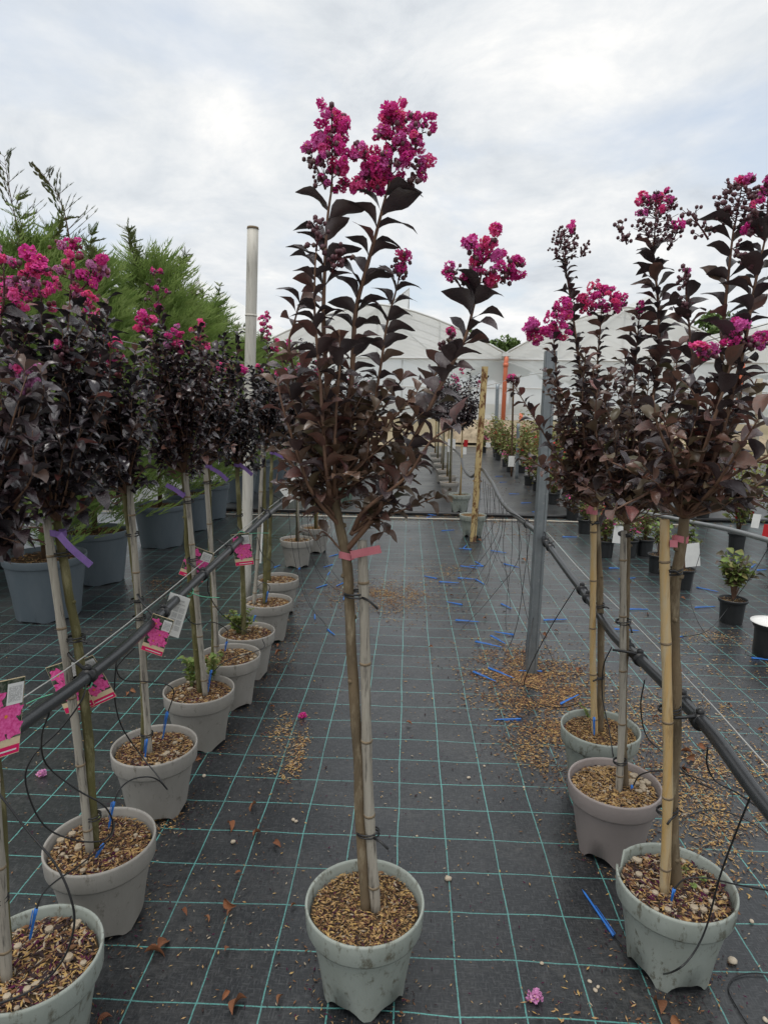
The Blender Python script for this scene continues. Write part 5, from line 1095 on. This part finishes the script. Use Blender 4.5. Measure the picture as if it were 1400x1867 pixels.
for a, z in stk:
    a = gr(*a, .006); z = gr(*z, .006); 
    if a.y > 7.9: a.z = z.z = .02
    o = link('drip_stake', sme, None, a); d = z - a; o.rotation_euler.z = math.atan2(d.y, d.x); k = min(1.35, max(.75, d.length / .125)); o.scale = (k, 1, 1)
    tag(o, 'bright blue drip stake lying loose on the cloth ' + near_(a), 'drip stake', 'loose blue drip stakes')

# ------------------------------------------------------------------ plant tags
def card(label, x, y, Y, w_, h_, roll, yw=0.0, face='flower', mtl='card_cream', group='picture tags on the left row'):
    b = MB(); b.box((0, 0, 0), (w_, .0012, h_)); o = b.build('plant_tag', M['white' if face != 'flower' else mtl], None, None, False)
    o.location = at(x, y, Y); o.rotation_euler = (0, R(roll), R(yw)); tag(o, label, 'plant tag', group)
    if face == 'none': return o
    p = MB(); mats = [M[k] for k in ('card_photo', 'card_pink', 'card_flower', 'card_eye', 'white', 'print_grey')]
    def rect(x0, x1, z0, z1, m_, lay):
        yy = -.0006 - .0004 * lay; p.add([(x0 * w_, yy, z0 * h_), (x1 * w_, yy, z0 * h_), (x1 * w_, yy, z1 * h_), (x0 * w_, yy, z1 * h_)], [(0, 1, 2, 3)], m_)
    if face == 'flower':
        rr = random.Random(int(x)); rect(-.49, .49, -.28, .49, 0, 1); rect(-.49, .49, -.49, -.38, 1, 1); rect(.08, .47, .16, .44, 4, 3); rect(.12, .43, .2, .4, 5, 4)
        rect(-.30, .42, -.45, -.43, 4, 2)
        for i, (fx, fz, fr) in enumerate(((-.22, .28, .24), (-.28, .02, .22), (.10, .02, .27), (.28, -.15, .22), (-.08, -.17, .25), (.32, .08, .17))):
            n_ = 18; c = V((fx * w_, -.0006 - .0004 * (2 + i * .12), fz * h_)); vs = [c]
            for k in range(n_): r2 = fr * w_ * (1 + .22 * math.sin(k * 6.2832 / n_ * 6) + rr.uniform(-.1, .1)); vs.append(c + V((r2 * math.cos(6.2832 * k / n_), 0, r2 * math.sin(6.2832 * k / n_))))
            p.add(vs, [(0, 1 + (k + 1) % n_, 1 + k)[::-1] for k in range(n_)], 2)
            if i % 2 == 0: c2 = c - V((0, .0003, 0)); p.add([c2] + [c2 + V((.045 * w_ * math.cos(1.05 * k), 0, .045 * w_ * math.sin(1.05 * k))) for k in range(6)], [(0, 1 + k, 1 + (k + 1) % 6) for k in range(6)], 3)
    else:
        rect(-.25, .3, .36, .40, 5, 1); rect(-.35, .38, .28, .31, 5, 1)
        for r_ in range(4):
            for c_ in range(3): rect(-.42 + .29 * c_, -.18 + .29 * c_, .10 - .15 * r_, .22 - .15 * r_, 5, 1)
        rect(-.3, .1, -.42, -.40, 5, 1)
    p.build('print', mats, o, None, False); return o
card('flower picture tag at the row end, seen nearly edge on', 2, 1312, 1.13, .085, .15, 10, 66)
card('flower picture tag tilted behind the leaning cane above the pipe', 128, 1252, 1.56, .082, .135, -20, 0)
card('second flower picture tag half hidden behind the leaning stem', 168, 1243, 1.58, .07, .13, -24, 12)
card('small flower picture tag hanging just under the left pipe', 287, 1158, 1.90, .068, .125, 20, 4)
card('white printed care tag hanging behind the left pipe', 318, 1122, 2.12, .072, .15, 18, 0, 'text')
card('flower picture tag twisted between two canes above the left pipe', 358, 1028, 2.52, .10, .13, 22, 10)
card('flower picture tag beside the white pole, hanging straight', 442, 1002, 3.0, .088, .155, -8, 0)
card('blank white tag tilted at the end of the left pipe', 532, 893, 4.9, .14, .15, 52, 0, 'none', group='white tags')
card('narrow white tag hanging edge-on beside the canes past the white pole', 474, 985, 3.75, .03, .28, 4, 0, 'none', group='white tags')
for lb, x, y, Y, w_, h_, r_ in (('white tag hanging in the sparse young shrub behind the yellow cane', 1262, 1012, 4.85, .11, .18, -8), ('white tag in the crown foot of the thin grey cane tree', 1128, 975, 5.9, .10, .16, 4), ('white tag on a pot in the long shrub line', 932, 841, 11.1, .10, .18, 0), ('round white tag by the far rusty post pots', 890, 811, 16.5, .12, .12, 0), ('white tag hung from the second irrigation pipe', 1378, 950, 4.2, .05, .09, 6), ('white tag in the far myrtle row', 823, 812, 10.2, .12, .2, 0), ('white tag on the far yellow cane', 845, 822, 9.4, .08, .1, 0)):
    card(lb, x, y, Y, w_, h_, r_, 0, 'none', group='white tags')
for lb, x, y, Y in (('bright red tag on the far yellow cane', 849, 808, 9.6), ('red tag seen through the aisle tree, far left row', 638, 800, 11.0), ('red tag at the right edge by the second pipe', 1398, 968, 5.0), ('red and yellow tag in the clump around the hem', 1100, 930, 6.9)):
    o = card(lb, x, y, Y, .06, .10, 5, 0, 'none', group='red tags'); o.data.materials[0] = M['redflower']
o = None
# purple scrap in the third pot
b = MB(); b.strip(cr([gr(286, 1371, .2), gr(300, 1368, .205), gr(318, 1372, .2)], 5), (0, .6, .5), .02); tag(b.build('purple_ribbon', M['ribbon_purple']), 'crumpled purple ribbon scrap lying on the bark chips', 'ribbon')

# ------------------------------------------------------------------ fallen leaves, stones, petals, litter
dl = [leaf_mesh('fallen_leaf', 70 + i, M['dry_leaf'], .25, 1.1, .9) for i in range(5)]
fl = [(263, 1738, .055), (288, 1735, .05), (408, 1642, .045), (424, 1852, .055), (205, 1855, .035), (468, 1465, .04), (414, 1500, .045), (462, 1525, .035), (330, 1660, .025), (500, 1535, .035), (372, 1672, .025), (415, 1806, .025), (516, 1815, .025), (410, 1735, .02), (515, 1188, .05), (505, 1180, .04), (356, 1388, .035), (1205, 1850, .05), (1225, 1852, .04), (1350, 1668, .04), (1250, 1384, .06), (1262, 1375, .05), (1255, 1410, .045), (1190, 1310, .035), (1270, 1360, .04), (238, 1258, .035), (232, 1263, .03), (340, 1085, .03), (990, 1155, .04), (1045, 1218, .03), (1010, 1150, .03), (1060, 1220, .045), (1240, 1090, .04), (1235, 1220, .03), (880, 1128, .03), (985, 1130, .03), (740, 1318, .03), (640, 1130, .03), (500, 1290, .025), (425, 1660, .025), (350, 1700, .02), (530, 1655, .02), (440, 1590, .02), (1290, 1330, .03), (1330, 1290, .035), (1380, 1330, .03), (1180, 1120, .035), (820, 1085, .03), (790, 1180, .03), (1150, 1345, .03), (955, 1190, .03), (870, 985, .05), (950, 1020, .05)]
for x, y, s_ in fl:
    o = link('fallen_leaf', random.choice(dl)); p = gr(x, y, .008); q = rnd(0, 6.28)
    o.matrix_world = leaf_matrix(p, V((math.cos(q), math.sin(q), .02)), s_ * 1.1, rollj=.9)
    tag(o, ('small ' if s_ < .032 else 'large ') + 'dry brown leaf on the cloth ' + near_(p), 'leaf', 'fallen dry leaves')
def stone_mesh(seed):
    rr = random.Random(seed); b = MB(); vs = []; n = 9
    for j in range(6):
        t = math.pi * j / 5
        for k in range(n):
            q = 6.2832 * k / n; d = V((math.sin(t) * math.cos(q), math.sin(t) * math.sin(q) * .75, math.cos(t) * .55)); vs.append(d * (1 + .35 * noise.noise(d * 1.4 + V((seed * 3.1, 0, 0)))))
    b.add(vs, [(j * n + k, (j + 1) * n + k, (j + 1) * n + (k + 1) % n, j * n + (k + 1) % n) for j in range(5) for k in range(n)]); return b.mesh('pebble', M['stone'])
st = [stone_mesh(i) for i in range(4)]
for x, y, s_ in [(817, 1602, .012), (1336, 1752, .014), (854, 1418, .008), (955, 1436, .006), (883, 1397, .006), (1075, 1790, .006), (1085, 1806, .007), (1090, 1800, .005), (988, 1757, .006), (535, 1495, .008), (540, 1498, .007), (372, 1415, .009), (425, 1535, .009), (1290, 1215, .008), (870, 1520, .005), (785, 1455, .005), (880, 1303, .006), (1395, 1860, .007), (870, 1260, .006), (760, 1525, .005), (1200, 1195, .008), (1370, 1680, .008), (1115, 1260, .008)]:
    o = link('pebble', random.choice(st)); o.location = gr(x, y, s_ * .4); o.scale = (s_, s_, s_); o.rotation_euler.z = rnd(0, 6.28); tag(o, ('tiny ' if s_ < .0075 else 'rounded ') + 'pale beige stone on the cloth ' + near_(o.location), 'stone', 'loose pebbles')
for lb, x, y, k in (('bright lilac-pink fallen blossom in front of the broken-rim pot', 975, 1820, 'lilac'), ('magenta fallen blossom on the cloth left of the aisle tree', 551, 1306, 'magenta'), ('tiny pink fallen blossom under the left pipe', 75, 1412, 'lilac')):
    o = link('blossom', BL[k][0]); o.location = gr(x, y, .012); tag(o, lb, 'blossom')
rr = random.Random(3); lit = MB()
def patch(x, y, sx, sy, n, pal, smin=.004, smax=.011, clump=1.0):
    c = gr(x, y); smin *= .75; smax *= .9; n = int(n * 1.7)
    for _ in range(n):
        p = c + V((rr.gauss(0, sx), rr.gauss(0, sy), 0))
        if clump and noise.noise(V((p.x * 7, p.y * 7, 2))) * clump + rr.uniform(-.5, .5) < -.12: continue
        zc = cw(p.x, p.y) if p.y < 8 else .012
        flake(lit, V((p.x, p.y, zc + .0035)), rr, rr.uniform(smin, smax), rr.choice(pal), .35)
GO = [0, 1, 5, 5, 0, 1, 3, 2, 1]; BR = [1, 1, 1, 0, 1, 2, 0, 4]
patch(975, 1240, .17, .22, 6500, [0, 5, 1, 1, 1, 1, 2, 2], .003, .013); patch(1010, 1330, .12, .22, 3500, [0, 5, 1, 1, 1, 2], .003, .012); patch(930, 1215, .12, .12, 700, BR); patch(965, 1375, .06, .1, 400, GO)
patch(1200, 1310, .2, .25, 2200, GO); patch(1260, 1470, .14, .16, 2400, GO); patch(1330, 1420, .2, .25, 2000, GO); patch(1180, 1390, .12, .15, 900, BR); patch(1340, 1560, .16, .2, 400, GO); patch(1300, 1220, .35, .4, 700, GO); patch(1330, 1165, .12, .08, 300, GO); patch(1260, 1160, .1, .06, 200, GO)
patch(700, 1088, .20, .22, 3600, [1, 1, 0, 5, 2, 1]); patch(640, 1075, .1, .2, 500, BR); patch(790, 1050, .2, .15, 400, GO); patch(820, 1035, .15, .12, 260, GO)
patch(515, 1325, .035, .06, 260, GO); patch(495, 1385, .03, .08, 160, GO); patch(540, 1380, .022, .12, 420, GO); patch(290, 1068, .12, .14, 420, BR); patch(285, 1100, .1, .1, 160, BR); patch(525, 1120, .08, .4, 420, BR); patch(520, 1190, .05, .2, 260, BR)
patch(700, 942, 2.2, .16, 1500, [1, 1, 0, 1], .01, .022); patch(920, 960, .5, .5, 700, BR, .006, .016); patch(880, 1090, .5, .8, 700, BR); patch(900, 880, .5, 1.5, 500, BR, .008, .02)
patch(300, 1490, .035, .06, 160, GO); patch(1030, 1830, .05, .03, 70, GO); patch(1205, 1850, .05, .03, 90, BR)
patch(700, 1500, .6, .45, 330, [0, 3, 4, 4, 1, 5, 2], .003, .007, 0); patch(700, 1250, 1.2, 1.0, 900, [0, 3, 4, 1, 2, 5], .003, .008, 0); patch(400, 1650, .35, .25, 260, [0, 1, 3, 4, 2, 5], .003, .008, 0); patch(1250, 1150, .9, 1.0, 900, [0, 1, 3, 2, 5], .004, .010, 0); patch(900, 1000, 1.0, 1.5, 800, [0, 1, 3, 2, 1], .005, .012, 0); patch(300, 1150, .8, .8, 350, [1, 3, 0, 4], .003, .008, 0)
patch(200, 1450, .25, .3, 200, [1, 3, 4, 0], .003, .007, 0); patch(860, 1750, .3, .15, 110, [3, 4, 1, 0], .003, .006, 0)
for (x, y) in [(-.078, 1.367), (-.77, 1.174), (-.796, 1.541), (-.838, 2.026), (-.826, 2.466), (-.8, 2.83), (-.797, 3.144), (.69, 1.474), (.67, 1.901), (.727, 2.254)]:
    for _ in range(260):        # crumbs gathered round the pot foot
        q = rr.uniform(0, 6.28); r_ = .10 + abs(rr.gauss(0, .045)); flake(lit, V((x + r_ * math.cos(q), y + r_ * math.sin(q), cw(x, y) + .003)), rr, rr.uniform(.002, .007), rr.choice([1, 2, 2, 1, 0, 4]), .35)
tag(lit.build('litter', CH, None, None, False), 'scattered bark flakes, dry petals and chaff over the ground cloth', 'litter', kind='stuff')
print('objects', len(bpy.data.objects))
